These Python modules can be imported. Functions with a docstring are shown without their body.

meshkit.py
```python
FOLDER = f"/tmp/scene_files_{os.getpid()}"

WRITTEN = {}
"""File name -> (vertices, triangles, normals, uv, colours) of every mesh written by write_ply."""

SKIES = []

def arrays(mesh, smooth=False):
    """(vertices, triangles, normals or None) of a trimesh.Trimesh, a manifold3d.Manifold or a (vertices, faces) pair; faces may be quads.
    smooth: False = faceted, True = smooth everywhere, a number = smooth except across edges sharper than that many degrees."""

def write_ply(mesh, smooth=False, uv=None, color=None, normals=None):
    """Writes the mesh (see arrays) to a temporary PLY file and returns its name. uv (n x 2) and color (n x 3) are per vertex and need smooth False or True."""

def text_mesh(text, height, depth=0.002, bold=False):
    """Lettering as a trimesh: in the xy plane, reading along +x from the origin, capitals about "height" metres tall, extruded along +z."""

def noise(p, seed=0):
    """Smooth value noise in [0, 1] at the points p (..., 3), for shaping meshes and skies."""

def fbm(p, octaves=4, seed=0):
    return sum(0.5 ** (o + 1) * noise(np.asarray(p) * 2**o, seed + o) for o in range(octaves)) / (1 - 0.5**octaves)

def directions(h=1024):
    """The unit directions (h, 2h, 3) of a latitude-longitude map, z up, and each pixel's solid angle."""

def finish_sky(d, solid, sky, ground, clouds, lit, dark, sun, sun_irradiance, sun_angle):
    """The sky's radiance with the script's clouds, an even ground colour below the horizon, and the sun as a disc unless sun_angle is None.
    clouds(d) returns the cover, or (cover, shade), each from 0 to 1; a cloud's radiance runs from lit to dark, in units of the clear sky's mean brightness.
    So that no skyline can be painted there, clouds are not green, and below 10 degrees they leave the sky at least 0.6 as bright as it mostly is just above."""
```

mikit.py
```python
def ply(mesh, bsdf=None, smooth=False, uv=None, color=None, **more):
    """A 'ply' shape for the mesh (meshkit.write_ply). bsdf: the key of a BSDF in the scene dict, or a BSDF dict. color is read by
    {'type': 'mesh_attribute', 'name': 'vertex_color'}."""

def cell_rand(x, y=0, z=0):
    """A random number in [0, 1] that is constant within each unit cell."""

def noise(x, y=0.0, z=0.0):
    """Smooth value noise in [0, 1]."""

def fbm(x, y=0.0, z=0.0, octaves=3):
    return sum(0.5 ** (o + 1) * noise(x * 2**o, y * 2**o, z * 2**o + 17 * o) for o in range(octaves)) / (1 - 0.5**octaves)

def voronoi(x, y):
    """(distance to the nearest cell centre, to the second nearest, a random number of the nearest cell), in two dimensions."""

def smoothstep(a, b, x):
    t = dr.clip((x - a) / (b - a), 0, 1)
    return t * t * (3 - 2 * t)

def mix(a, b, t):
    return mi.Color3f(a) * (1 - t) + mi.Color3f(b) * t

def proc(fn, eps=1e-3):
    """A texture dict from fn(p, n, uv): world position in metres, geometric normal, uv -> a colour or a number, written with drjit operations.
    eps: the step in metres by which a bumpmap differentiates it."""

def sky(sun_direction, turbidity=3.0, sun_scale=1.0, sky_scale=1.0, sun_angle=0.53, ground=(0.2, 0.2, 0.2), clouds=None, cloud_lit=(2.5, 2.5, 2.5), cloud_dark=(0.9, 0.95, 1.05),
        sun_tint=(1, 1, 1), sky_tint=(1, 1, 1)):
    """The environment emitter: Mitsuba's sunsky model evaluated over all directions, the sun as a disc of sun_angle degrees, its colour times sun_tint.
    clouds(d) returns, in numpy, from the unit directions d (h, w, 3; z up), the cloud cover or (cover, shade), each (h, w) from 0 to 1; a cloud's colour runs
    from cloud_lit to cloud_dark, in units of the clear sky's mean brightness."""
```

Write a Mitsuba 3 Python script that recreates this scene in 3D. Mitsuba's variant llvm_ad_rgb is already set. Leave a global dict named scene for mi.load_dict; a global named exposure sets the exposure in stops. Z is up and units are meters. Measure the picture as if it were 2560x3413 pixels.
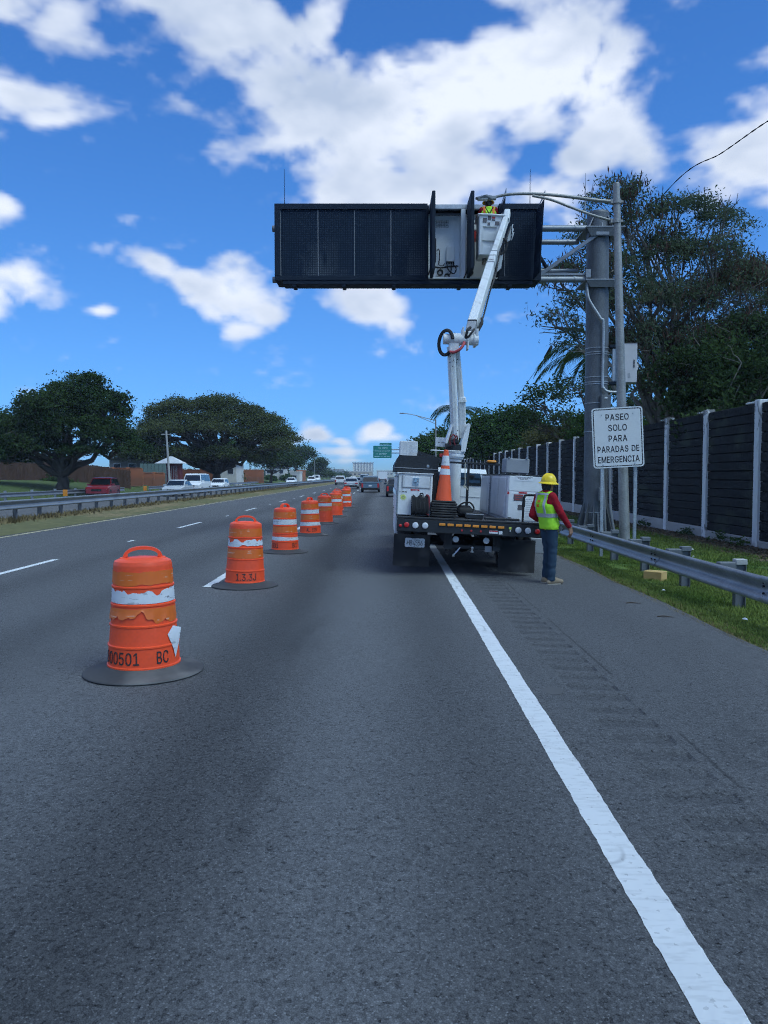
import math, random
import numpy as np, trimesh, drjit as dr, mitsuba as mi
import manifold3d as m3
import mikit, meshkit
from mikit import noise, fbm, voronoi, cell_rand, smoothstep, mix
from shapely.geometry import Polygon, box as sbox, Point

scene, labels = {}, {}
T = mi.ScalarTransform4f
PI = math.pi

# ---------------------------------------------------------------- camera
PITCH = math.radians(2.69)
scene['camera'] = {'type': 'perspective', 'fov': 53.05, 'fov_axis': 'x', 'near_clip': 0.05, 'far_clip': 9000.0,
    'to_world': T().look_at(origin=[0, 0, 1.65], target=[0, math.cos(PITCH), 1.65 - math.sin(PITCH)], up=[0, 0, 1])}

# ---------------------------------------------------------------- sky and sun (the sun is veiled by high cumulus behind the camera's right shoulder)
# cumulus banks: (azimuth, elevation, half width, half height, weight) in degrees
CLOUDS = [
 # the big bank ahead and above
 (-17.0, 31.8, 4.6, 2.6, 1), (-12.6, 29.4, 4.4, 3.4, 1), (-8.6, 27.2, 5.2, 3.4, .9), (-4.6, 29.6, 3.4, 2.3, .9),
 (-6.4, 25.2, 5.6, 3.2, 1), (-1.5, 24.6, 6.6, 3.4, 1), (2.6, 24.6, 6.0, 3.2, 1), (7.6, 26.4, 6.6, 3.6, 1), (11.6, 27.4, 5.2, 3.6, 1),
 (10.2, 31.6, 4.4, 2.6, 1), (6.0, 31.8, 4.2, 1.6, .55), (1.0, 31.9, 3.0, 1.4, .5), (15.4, 25.6, 3.8, 3.0, .9),
 (-.6, 20.6, 5.6, 3.2, 1), (3.6, 21.6, 6.0, 3.4, 1), (-3.0, 19.4, 2.8, 2.4, .9), (1.2, 17.2, 5.4, 1.8, .9), (5.6, 18.0, 3.6, 2.2, .8), (-9.4, 23.2, 3.4, 1.5, .7),
 (15.6, 22.8, 4.2, 3.0, 1), (12.8, 19.6, 3.0, 1.8, .9), (17.6, 21.4, 2.4, 2.6, .85),
 # upper left scraps
 (-25.0, 29.6, 3.6, 1.5, .8), (-22.2, 28.0, 1.8, 1.6, .7), (-25.2, 24.2, 4.2, 1.7, .95), (-22.2, 22.6, 1.8, 1.3, .8), (-28.6, 26.0, 3.0, 1.6, .8),
 (-16.2, 24.2, 2.0, 1.0, .40), (-27.6, 18.6, 1.6, 2.0, .7), (-26.4, 16.4, 1.8, 1.2, .85), (-25.6, 12.9, 2.8, 1.5, .95), (-27.6, 11.8, 1.6, 1.8, .8), (-23.4, 12.2, 1.4, .8, .45),
 # low cumulus under the sign
 (-15.9, 14.8, 1.6, .9, .8), (-13.9, 13.9, 1.6, 1.0, .8), (-11.2, 13.2, 3.0, 1.8, 1), (-9.2, 12.4, 2.6, 1.6, .95), (-10.4, 11.0, 1.8, 1.0, .75), (-12.4, 12.2, 1.5, 1.2, .8),
 (-1.2, 12.2, 2.8, 1.8, 1), (.2, 11.0, 1.6, .9, .75), (-1.8, 13.4, 1.6, 1.2, .8), (-20.2, 11.4, 1.1, .45, .75),
 # right-hand bank and the top right scraps
 (24.0, 19.6, 3.2, 2.6, 1), (26.2, 21.6, 2.6, 2.0, .9), (22.4, 20.0, 1.6, 1.4, .75), (25.6, 17.4, 2.6, 1.2, .8), (29.4, 20.0, 3.2, 3.0, .9),
 (19.4, 31.0, 2.0, 1.2, .75), (24.0, 32.4, 2.6, 1.0, .6),
 # fair-weather cumulus on the horizon
 (-4.9, 3.0, 1.3, .55, .9), (-3.4, 2.7, .9, .35, .7), (-.6, 3.3, 1.8, .85, 1), (.4, 2.9, 1.6, .6, .8), (-8.0, 2.6, 3.0, .5, .55), (4.0, 2.4, 3.6, .7, .6), (-2.4, 1.9, 6.0, .35, .5), (-1.0, 1.2, 7.0, .25, .3),
 # gaps of blue in the big bank
 (-6.3, 30.6, 1.9, 1.5, -.9), (-.6, 28.9, 2.4, 1.7, -.95), (3.4, 28.6, 1.9, 1.3, -.7), (12.4, 22.0, 1.7, 1.4, -.5), (-4.0, 23.0, 1.6, .9, -.25),
]

def clouds(d):
    az, el = np.degrees(np.arctan2(d[..., 0], d[..., 1])), np.degrees(np.arcsin(np.clip(d[..., 2], -1, 1)))
    w = 2.2 * (meshkit.fbm(d * 7.0, 4, 3) - .5), 2.2 * (meshkit.fbm(d * 7.0 + 31.7, 4, 9) - .5)
    k = 3.2 * np.clip(el / 22, .12, 1)
    a, e = az + k * w[0] / np.maximum(np.cos(np.radians(el)), .2), el + k * .7 * w[1]
    body, holes = np.zeros_like(az), np.zeros_like(az)
    for ca, ce, ra, re, wt in CLOUDS:
        g = np.exp(-1.1 * (((a - ca + 180) % 360 - 180) / ra) ** 2 - 1.1 * ((e - ce) / re) ** 2)
        if wt > 0: body = np.maximum(body, wt * g) + .12 * wt * g
        else: holes = holes - wt * g
    # the rest of the sky carries the same scattered cumulus
    ahead = (np.abs(az) < 34) & (el < 36)
    blend = np.clip((np.maximum(np.abs(az) - 29, el - 33)) / 5, 0, 1)
    rest = np.clip((meshkit.fbm(d * np.array([3.1, 3.1, 4.2]) + 5.3, 4, 21) - .40) * 3.4, 0, 1.2)
    body = body * (1 - blend) + rest * blend
    fine = meshkit.fbm(d * np.array([22., 22., 30.]) + 2.1, 6, 5); wisp = meshkit.fbm(np.stack([d[..., 0]*38 + 6*w[0], d[..., 1]*38 + 6*w[1], d[..., 2]*70], -1), 4, 31)
    f = body - .9 * holes + 1.55 * (fine - .5) + .50 * (wisp - .5)
    cover = np.clip((f - .21) / .75, 0, 1)
    cover = (cover * cover * (3 - 2 * cover)) ** .9
    soft = meshkit.fbm(d * np.array([8., 8., 12.]) + 8.8, 5, 13)
    shade = np.clip(.22 + 2.7 * (soft - .47) + .9 * (fine - .5), 0, .9) * np.clip(.35 + .65 * body, .3, 1)
    return cover * .97, shade

scene['sky'] = mikit.sky((.42, -.38, .82), turbidity=2.6, sun_scale=.46, sun_angle=40, sky_scale=1.0, clouds=clouds,
    cloud_lit=(2.80, 3.02, 3.4), cloud_dark=(1.42, 1.76, 2.36), sky_tint=(.42, .84, 1.30), sun_tint=(.66, 1.0, 1.36), ground=(.08, .085, .09))
exposure = 1.95

# ---------------------------------------------------------------- helpers
_names = set()
def thing(name, label, cat, group=None):
    k, n = name, 0
    while k in _names: n += 1; k = f'{name}_{n:03d}'
    _names.add(k); labels[k] = {'label': label, 'category': cat}
    if group: labels[k]['group'] = group
    return k
def part(par, name, mesh, mat, smooth=35, label=None, tw=None, stuff=False, **kw):
    k, n = f'{par}__{name}', 0
    while k in scene: n += 1; k = f'{par}__{name}_{n:03d}'
    d = mesh if isinstance(mesh, dict) else mikit.ply(mesh, mat, smooth, **kw)
    scene[k] = dict(d) if tw is None else {**d, 'to_world': tw}
    if label: labels[k] = {'label': label}
    if stuff: labels.setdefault(k, {})['kind'] = 'stuff'
    return k
def solo(key, mesh, mat, smooth=35):
    scene[key] = mikit.ply(mesh, mat, smooth); return key
def setting(name, mesh, mat, label=None, smooth=35, kind='structure'):
    k, n = name, 0
    while k in _names: n += 1; k = f'{name}_{n:03d}'
    _names.add(k); scene[k] = mikit.ply(mesh, mat, smooth); labels[k] = {'kind': kind}
    if label: labels[k]['label'] = label
    return k
def cat(ms): return trimesh.util.concatenate([m for m in ms if m is not None])
def mv(m, x=0, y=0, z=0):
    m = m.copy(); m.apply_translation([x, y, z]); return m
def rot(m, deg, ax, at=(0, 0, 0)):
    m = m.copy(); m.apply_transform(trimesh.transformations.rotation_matrix(math.radians(deg), ax, at)); return m
def bx(x0, x1, y0, y1, z0, z1, b=0.0):
    c, s = ((x0+x1)/2, (y0+y1)/2, (z0+z1)/2), (abs(x1-x0), abs(y1-y0), abs(z1-z0))
    if b <= 0: return mv(trimesh.creation.box(s), *c)
    b = min(b, .45*min(s)); h = np.array(s)/2
    pts = [np.array([sx, sy, sz])*(h - b*np.array(o)) for sx in (-1, 1) for sy in (-1, 1) for sz in (-1, 1) for o in ((1, 1, 0), (1, 0, 1), (0, 1, 1))]
    m = trimesh.Trimesh(np.array(pts)).convex_hull
    return mv(m, *c)
def hull(pts): return trimesh.Trimesh(np.array(pts, float)).convex_hull
def frame(d):
    d = np.asarray(d, float); d = d/np.linalg.norm(d)
    a = np.cross(d, [0, 0, 1.] if abs(d[2]) < .9 else [0, 1., 0]); a /= np.linalg.norm(a)
    return a, np.cross(d, a)
def tube(pts, r, n=10, cap=True):
    p = np.asarray(pts, float); r = np.broadcast_to(r, (len(p),)).astype(float)
    t = np.gradient(p, axis=0); t /= np.linalg.norm(t, axis=1, keepdims=True) + 1e-12
    a, _ = frame(t[0]); ang = np.arange(n)*2*PI/n; V = []
    for i in range(len(p)):
        a = a - t[i]*a.dot(t[i]); a /= np.linalg.norm(a) + 1e-12; b = np.cross(t[i], a)
        V.append(p[i] + r[i]*(np.cos(ang)[:, None]*a + np.sin(ang)[:, None]*b))
    V = np.vstack(V); F = []
    for i in range(len(p)-1):
        for j in range(n):
            q = [i*n+j, i*n+(j+1) % n, (i+1)*n+(j+1) % n, (i+1)*n+j]; F += [[q[0], q[1], q[2]], [q[0], q[2], q[3]]]
    if cap:
        V = np.vstack([V, p[0], p[-1]]); c0, c1 = len(V)-2, len(V)-1
        for j in range(n): F += [[c0, (j+1) % n, j], [c1, (len(p)-1)*n+j, (len(p)-1)*n+(j+1) % n]]
    return trimesh.Trimesh(V, np.array(F), process=False)
def cyl(p0, p1, r, r2=None, n=16): return tube([p0, p1], [r, r if r2 is None else r2], n)
def bezier(pts, n=12):
    pts = np.asarray(pts, float); t = np.linspace(0, 1, n)[:, None]
    while len(pts.shape) == 2: pts = np.repeat(pts[None], n, 0)
    q = [pts[:, i] for i in range(pts.shape[1])]
    while len(q) > 1: q = [q[i]*(1-t)+q[i+1]*t for i in range(len(q)-1)]
    return q[0]
def spline(pts, n=6):
    p = np.asarray(pts, float); p = np.vstack([2*p[0]-p[1], p, 2*p[-1]-p[-2]]); out = []
    for i in range(1, len(p)-2):
        for t in np.linspace(0, 1, n, endpoint=False):
            out.append(.5*((2*p[i])+(-p[i-1]+p[i+1])*t+(2*p[i-1]-5*p[i]+4*p[i+1]-p[i+2])*t*t+(-p[i-1]+3*p[i]-3*p[i+1]+p[i+2])*t**3))
    return np.array(out + [p[-2]])
def lathe(prof, n=32, close=False):
    prof = np.asarray(prof, float); ang = np.arange(n)*2*PI/n
    V = np.stack([prof[:, None, 0]*np.cos(ang), prof[:, None, 0]*np.sin(ang), np.repeat(prof[:, None, 1], n, 1)], -1).reshape(-1, 3); F = []
    for i in range(len(prof)-1):
        for j in range(n):
            q = [i*n+j, i*n+(j+1) % n, (i+1)*n+(j+1) % n, (i+1)*n+j]; F += [[q[0], q[1], q[2]], [q[0], q[2], q[3]]]
    m = trimesh.Trimesh(V, np.array(F), process=False)
    m.merge_vertices(); m.update_faces(m.nondegenerate_faces()); return m
def prism(poly, d, o=(0, 0, 0), ax='xz'):
    """polygon in the xz (or yz, xy) plane, extruded d along the third axis from o"""
    m = trimesh.creation.extrude_polygon(poly if isinstance(poly, Polygon) else Polygon(poly), d, engine='earcut')
    v = m.vertices.copy()
    if ax == 'xz': m.vertices = np.c_[v[:, 0], v[:, 2], v[:, 1]]; m.invert()
    elif ax == 'yz': m.vertices = np.c_[v[:, 2], v[:, 0], v[:, 1]]
    m.apply_translation(o); return m
def rrect(w, h, r, q=5): return sbox(-w/2+r, -h/2+r, w/2-r, h/2-r).buffer(r, quad_segs=q)
def disc(c, r, t, axis='y', n=24):
    c = np.array(c, float); d = {'x': [1, 0, 0], 'y': [0, 1, 0], 'z': [0, 0, 1]}[axis]
    return cyl(c, c + t*np.array(d), r, n=n)
def text(s, h, x=0, y=0, z=0, depth=.003, bold=False, space=0.0, center=True, squeeze=1.0, ry=None):
    """lettering facing -y, reading along +x, base line at z"""
    ms, at = [], 0.0
    if space:
        for ch in s:
            if ch == ' ': at += h*.62; continue
            m = meshkit.text_mesh(ch, h, depth, bold); m.vertices[:, 0] -= m.bounds[0, 0]; w = m.bounds[1, 0]
            ms.append(mv(m, at)); at += w + space
        m = cat(ms)
    else: m = meshkit.text_mesh(s, h, depth, bold)
    m.vertices[:, 0] -= m.bounds[0, 0]
    if center: m.vertices[:, 0] -= m.bounds[1, 0]/2
    v = m.vertices.copy(); m.vertices = np.c_[v[:, 0]*squeeze, -v[:, 2], v[:, 1]]
    return mv(m, x, y, z)
def grid(xs, ys, zf):
    X, Y = np.meshgrid(xs, ys); V = np.stack([X, Y, zf(X, Y)], -1).reshape(-1, 3); nx = len(xs)
    i, j = np.meshgrid(np.arange(len(xs)-1), np.arange(len(ys)-1)); a = (j*nx+i).ravel()
    F = np.vstack([np.c_[a, a+1, a+nx+1], np.c_[a, a+nx+1, a+nx]])
    return trimesh.Trimesh(V, F, process=False)
def cards(c, u, v, wave=0):
    """rhombic leaves: centres c, half axes u and v (n x 3 each)"""
    n = len(c); V = np.stack([c-u, c+v*.9-u*.1, c+u, c-v*.9-u*.1], 1).reshape(-1, 3); k = np.arange(n)*4
    return trimesh.Trimesh(V, np.vstack([np.c_[k, k+1, k+2], np.c_[k, k+2, k+3]]), process=False)
def unit(v): return v/(np.linalg.norm(v, axis=-1, keepdims=True)+1e-12)

# ---------------------------------------------------------------- materials
def mat(key, col, rough=.6, metal=0.0, spec=.5, two=True, bump=None, bump_eps=1e-3, **kw):
    b = {'type': 'principled', 'base_color': mikit.proc(col) if callable(col) else {'type': 'rgb', 'value': list(col)},
         'roughness': mikit.proc(rough) if callable(rough) else rough, 'metallic': metal, 'specular': spec, **kw}
    if bump: b = {'type': 'bumpmap', 'arbitrary': mikit.proc(bump, bump_eps), 'scale': 1.0, 'bsdf': b}
    scene[key] = {'type': 'twosided', 'bsdf': b} if two else b
    return key
def leafmat(key, a, b, freq=.8, trans=.55, rough=.55):
    def col(p, n, uv):
        t = fbm(p.x*freq, p.y*freq, p.z*freq, 3); r = noise(p.x*7.3, p.y*7.3, p.z*7.3)
        return mix(a, b, smoothstep(.25, .75, t)*.75 + r*.35)
    scene[key] = {'type': 'principledthin', 'base_color': mikit.proc(col), 'roughness': rough, 'diff_trans': trans, 'spec_trans': 0.0}
    return key

def c_asphalt(p, n, uv):
    f, s, r = voronoi(p.x*112, p.y*112); g = noise(p.x*300, p.y*300)
    x = p.x + .35*(fbm(p.x*.15, p.y*.06, 3, 2)-.5) + .12*(noise(p.y*.7, p.x*1.5)-.5)
    track = dr.exp(-dr.square((x+1.2)/.46)) + .45*dr.exp(-dr.square((x-.42)/.36)) + .5*dr.exp(-dr.square((x+3.7)/.4)) + .5*dr.exp(-dr.square((x+5.6)/.4))
    polish = dr.exp(-dr.square((x+.35)/.38)) + dr.exp(-dr.square((x+2.45)/.5))
    big = fbm(p.x*.8, p.y*.22, 1.7, 4)
    v = .094 + .020*(big-.5) + .052*(r-.5) - .034*smoothstep(.34, .06, s-f)*.9 + .020*(g-.5) + .030*(noise(p.x*47, p.y*47)-.5) - .030*smoothstep(.30, .12, noise(p.x*71, p.y*71))
    v = v*(1 - .46*track*(.45+1.1*big) + .16*polish)
    drip = dr.exp(-dr.square((x+.85)/.22))*smoothstep(.5, .75, fbm(p.x*3, p.y*.8, 6, 3)); v = v*(1-.25*drip)
    seam = smoothstep(.018, .006, dr.abs(p.x+.0*x-1.93+.02*(noise(p.y*2.1, 5)-.5)))*smoothstep(.35, .5, noise(p.y*1.3, 9)); v = v*(1-.45*seam)
    spot = smoothstep(.84, .90, noise(p.x*1.7, p.y*1.1, 3.3))*smoothstep(.4, .8, fbm(p.x*9, p.y*7, 2, 3)); v = v*(1-.16*spot)
    groove = smoothstep(1.43, 1.46, p.x)*smoothstep(1.86, 1.83, p.x)*smoothstep(-.0035, -.010, p.z+.0361*(p.x-1.06)); v = v*(1-.20*groove*(.6+.7*noise(p.x*3, p.y*2.3, 1)))
    v = v + .050*smoothstep(.90, .97, r)*smoothstep(.45, .2, f)
    patch = smoothstep(.60, .74, fbm(p.x*.42+9, p.y*.1, .3, 3))
    v = v*(1+.10*patch)
    sh = smoothstep(1.02, 1.2, p.x)
    v = v*(1-.10*sh)
    return mi.Color3f(v*.98, v*1.0, v*1.05)
def b_asphalt(p, n, uv):
    f, s, r = voronoi(p.x*95, p.y*95)
    return (.0016*(1-smoothstep(.0, .75, f))*(.4+.8*r) + .0018*noise(p.x*40, p.y*40) + .004*noise(p.x*9, p.y*9))
mat('m_asphalt', c_asphalt, .78, spec=.35, bump=b_asphalt, bump_eps=2e-3)
def c_line(p, n, uv):
    w = fbm(p.x*14, p.y*55, 0, 3); big = fbm(p.x*3, p.y*2.2, 4, 3); f, s, r = voronoi(p.x*80, p.y*80)
    crack = smoothstep(.035, .0, dr.abs(noise(p.x*3.2, p.y*2.4, 7)-.5))*smoothstep(.5, .62, noise(p.x*2, p.y*1.3, 3))
    v = .62 - .08*smoothstep(.45, .8, w) - .05*(1-big) - .14*smoothstep(.955, .99, r) - .16*crack
    return mi.Color3f(v*.97, v*.99, v)
mat('m_line', c_line, .6, bump=b_asphalt, bump_eps=2e-3)
def c_yellowline(p, n, uv):
    w = fbm(p.x*9, p.y*6, 0, 3)
    return mix((.42, .36, .22), (.12, .115, .105), smoothstep(.42, .75, w))
mat('m_edgeline', c_yellowline, .7)
def c_verge(p, n, uv):
    t = fbm(p.x*.9, p.y*.7, 2, 4); r = fbm(p.x*9, p.y*9, 0, 3); far = smoothstep(7.4, 9.3, p.x + .9*(t-.5))
    edge = smoothstep(4.35, 3.8, p.x + .5*(r-.5))
    g = mix((.045, .092, .022), (.105, .150, .036), smoothstep(.3, .7, t)*.7+r*.3)
    g = mix(g, (.070, .060, .040), far*.85)
    return mix(g, (.105, .088, .055), edge*(.35+.6*r))
mat('m_verge', c_verge, .9, spec=.2, bump=lambda p, n, uv: .02*noise(p.x*30, p.y*30) + .03*noise(p.x*8, p.y*8), bump_eps=5e-3)
def c_median(p, n, uv):
    t = fbm(p.x*.5, p.y*.22, 2, 4); r = fbm(p.x*5, p.y*3, 0, 3)
    dry = smoothstep(.45, .75, t*.6+r*.4) + smoothstep(-12.4, -12.9, p.x+.5*(r-.5))*.8
    return mix(mix((.066, .074, .036), (.115, .115, .052), r), (.19, .14, .08), dr.clip(dry + .15, 0, 1)*.85)
mat('m_median', c_median, .92, spec=.2, bump=lambda p, n, uv: .03*noise(p.x*12, p.y*12) + .03*noise(p.x*4, p.y*4), bump_eps=8e-3)
def c_ground(p, n, uv):
    t = fbm(p.x*.12, p.y*.12, 2, 4); r = fbm(p.x*2, p.y*2, 0, 3)
    return mix((.030, .056, .018), (.062, .078, .030), t*.7+r*.4)
mat('m_ground', c_ground, .95, spec=.2)
def c_road2(p, n, uv):
    v = .075 + .03*(fbm(p.x*1.2, p.y*.3, 1, 4)-.5)
    return mi.Color3f(v, v, v*1.03)
mat('m_road2', c_road2, .85, spec=.3)
def c_conc(p, n, uv):
    t = fbm(p.x*2.3, p.y*2.3, p.z*2.3, 4); s = fbm(p.x*22, p.y*22, p.z*22, 3); low = smoothstep(.25, -.35, p.z + .3*(t-.5))
    v = .36 + .12*(t-.5) + .07*(s-.5)
    return mix(mi.Color3f(v, v*.985, v*.95), (.20, .17, .13), low*.35*smoothstep(.35, .7, t))
mat('m_concrete', c_conc, .85, spec=.3, bump=lambda p, n, uv: .004*fbm(p.x*30, p.y*30, p.z*30, 3), bump_eps=3e-3)
def c_wpost(p, n, uv):
    t = fbm(p.x*3+p.y*3, p.z*1.2, 3, 4); s = fbm(p.y*16, p.z*5, p.x*9, 3)
    top = smoothstep(3.0, 3.7, p.z)
    v = .66 + .10*(t-.5)
    st = smoothstep(.60, .70, s*.7+t*.3 + .10*top)*.8
    return mix(mi.Color3f(v, v*1.0, v*1.0), (.10, .095, .09), st)
mat('m_wallpost', c_wpost, .75)
def c_wall(p, n, uv):
    t = fbm(p.y*1.1, p.z*1.8, p.x, 4); f, s, r = voronoi(p.y*26, p.z*22); g = fbm(p.y*38, p.z*12, p.x*8, 2)
    rib = noise(p.y*46, p.z*3.2, 5); v = .0155 + .014*(t-.4) + .014*(r-.5) + .018*(g-.5) + .014*(rib-.5)
    v = dr.maximum(v, .003)
    return mix(mi.Color3f(v*.92, v*.98, v*1.12), (.050, .062, .040), smoothstep(.6, .8, t)*.5)
def b_wall(p, n, uv):
    f, s, r = voronoi(p.y*26, p.z*22)
    return .016*noise(p.y*46, p.z*6) + .012*r*smoothstep(.6, .1, f)
mat('m_wallpanel', c_wall, .8, spec=.35, bump=b_wall, bump_eps=4e-3)
def galv(v0, tint=(.95, 1.0, 1.06), amp=.10):
    def col(p, n, uv):
        t = fbm(p.x*2.6, p.y*2.6, p.z*2.6, 4); s = noise(p.x*40, p.y*40, p.z*40)
        v = v0*(1 + 1.6*amp*(t-.5) + amp*(s-.5))
        return mi.Color3f(v*tint[0], v*tint[1], v*tint[2])
    return col
mat('m_galv', galv(.40, amp=.5), .48, .55)
mat('m_pillar', galv(.125, (.93, 1.0, 1.10), .35), .55, .35)
mat('m_polemetal', galv(.30, (1.0, .98, .94), .4), .5, .45)
mat('m_truss', galv(.27, (.95, 1., 1.08), .3), .45, .5)
# ---------------------------------------------------------------- the ground, the roads and their markings
def gz(x, y=0.0):
    """height of the ground: flat carriageway, shoulder and verge falling to the right, median rising to the left"""
    return np.interp(x, [-4000, -60, -34, -30, -26.5, -25.2, -24.8, -14.4, -13.7, -12.9, -10.6, 1.06, 3.83, 5.2, 10.0, 14, 60, 4000],
                     [.3, 1.4, 1.2, .9, .35, -.08, -.15, -.13, .08, .10, .0, 0, -.10, -.15, -.26, -.2, .0, 0])
rng = np.random.default_rng(7)
XL = [-4000, -900, -300, -120, -60, -45, -34, -30, -28, -26.5, -25.2, -24.8, -14.4, -13.7, -12.9, -10.6, -4, 1.06, 3.83, 5.2, 7.5, 10, 14, 25, 60, 150, 500, 4000]
setting('ground', grid(XL, [-60, 0, 30, 80, 200, 500, 1500, 6000], lambda X, Y: gz(X) - .03), 'm_ground', 'open ground with grass around the highway')
RY = [-12, 0, 15, 40, 90, 200, 500, 1400, 3000]
setting('road', grid([-10.5, -4, 1.06, 1.44], RY, lambda X, Y: gz(X)), 'm_asphalt', 'grey asphalt carriageway with worn wheel tracks')
# shoulder with milled rumble strip grooves
ry = np.arange(1.2, 34, .025)
def rumble(X, Y):
    ph = ((Y + .06) % .30)/.30
    g = np.where(ph < .62, np.clip(np.sin(ph/.62*PI), 0, 1)**.55, 0)*np.where((X > 1.45) & (X < 1.84), 1, 0)
    return gz(X) - .0125*g*(.6+.8*meshkit.noise(np.stack([X*5, Y*4.1, X*0+2], -1))) + .0012*(meshkit.noise(np.stack([X*30, Y*30, X*0], -1))-.5)
setting('rumble_strip', grid([1.44, 1.455, 1.475, 1.65, 1.82, 1.835, 1.85], ry, rumble), 'm_asphalt', 'row of milled rumble grooves in the shoulder asphalt')
def shoulder_edge(y): return 3.83 + .07*(meshkit.fbm(np.stack([y*.9, y*0, y*0+3], -1), 4)-.5)*2
sy = np.r_[-12, np.arange(1, 40, .25), 60, 120, 400, 1400, 3000]
e = shoulder_edge(sy); V = np.vstack([np.c_[sy*0+1.85, sy, gz(1.85)+sy*0], np.c_[e, sy, gz(3.83)+sy*0+.004]]); n = len(sy); k = np.arange(n-1)
m1 = trimesh.Trimesh(V, np.vstack([np.c_[k, k+n, k+n+1], np.c_[k, k+n+1, k+1]]), process=False)
m2 = grid([1.44, 1.85], [34-.025, 60, 400, 3000], lambda X, Y: gz(X))
m3_ = grid([1.44, 1.85], [-12, 1.2], lambda X, Y: gz(X))
setting('shoulder', cat([m1, m2, m3_]), 'm_asphalt', 'paved right shoulder between the white line and the grass')
setting('grass_verge', grid([3.72, 4.2, 5.2, 6.5, 8, 9.2, 10.3], np.arange(-10, 140, 2.0), lambda X, Y: gz(X) - .012 + .03*(meshkit.fbm(np.stack([X*.7, Y*.5, X*0], -1), 3)-.5)*np.clip((X-3.9), 0, 1)), 'm_verge', 'mown grass verge between the shoulder and the sound wall')
setting('median_strip', grid([-13.75, -12.9, -12, -11.2, -10.45], np.arange(0, 500, 3.0), lambda X, Y: gz(X) + .006 + .05*(meshkit.fbm(np.stack([X*.9, Y*.4, X*0], -1), 3)-.5)*np.clip((-X-10.5), 0, 1)), 'm_median', 'dry grass strip under the median guardrail')
setting('opposing_road', grid([-24.8, -18, -14.38], [-10, 60, 200, 600, 3000], lambda X, Y: gz(X) + .01), 'm_road2', 'opposing carriageway beyond the median guardrail')

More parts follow.
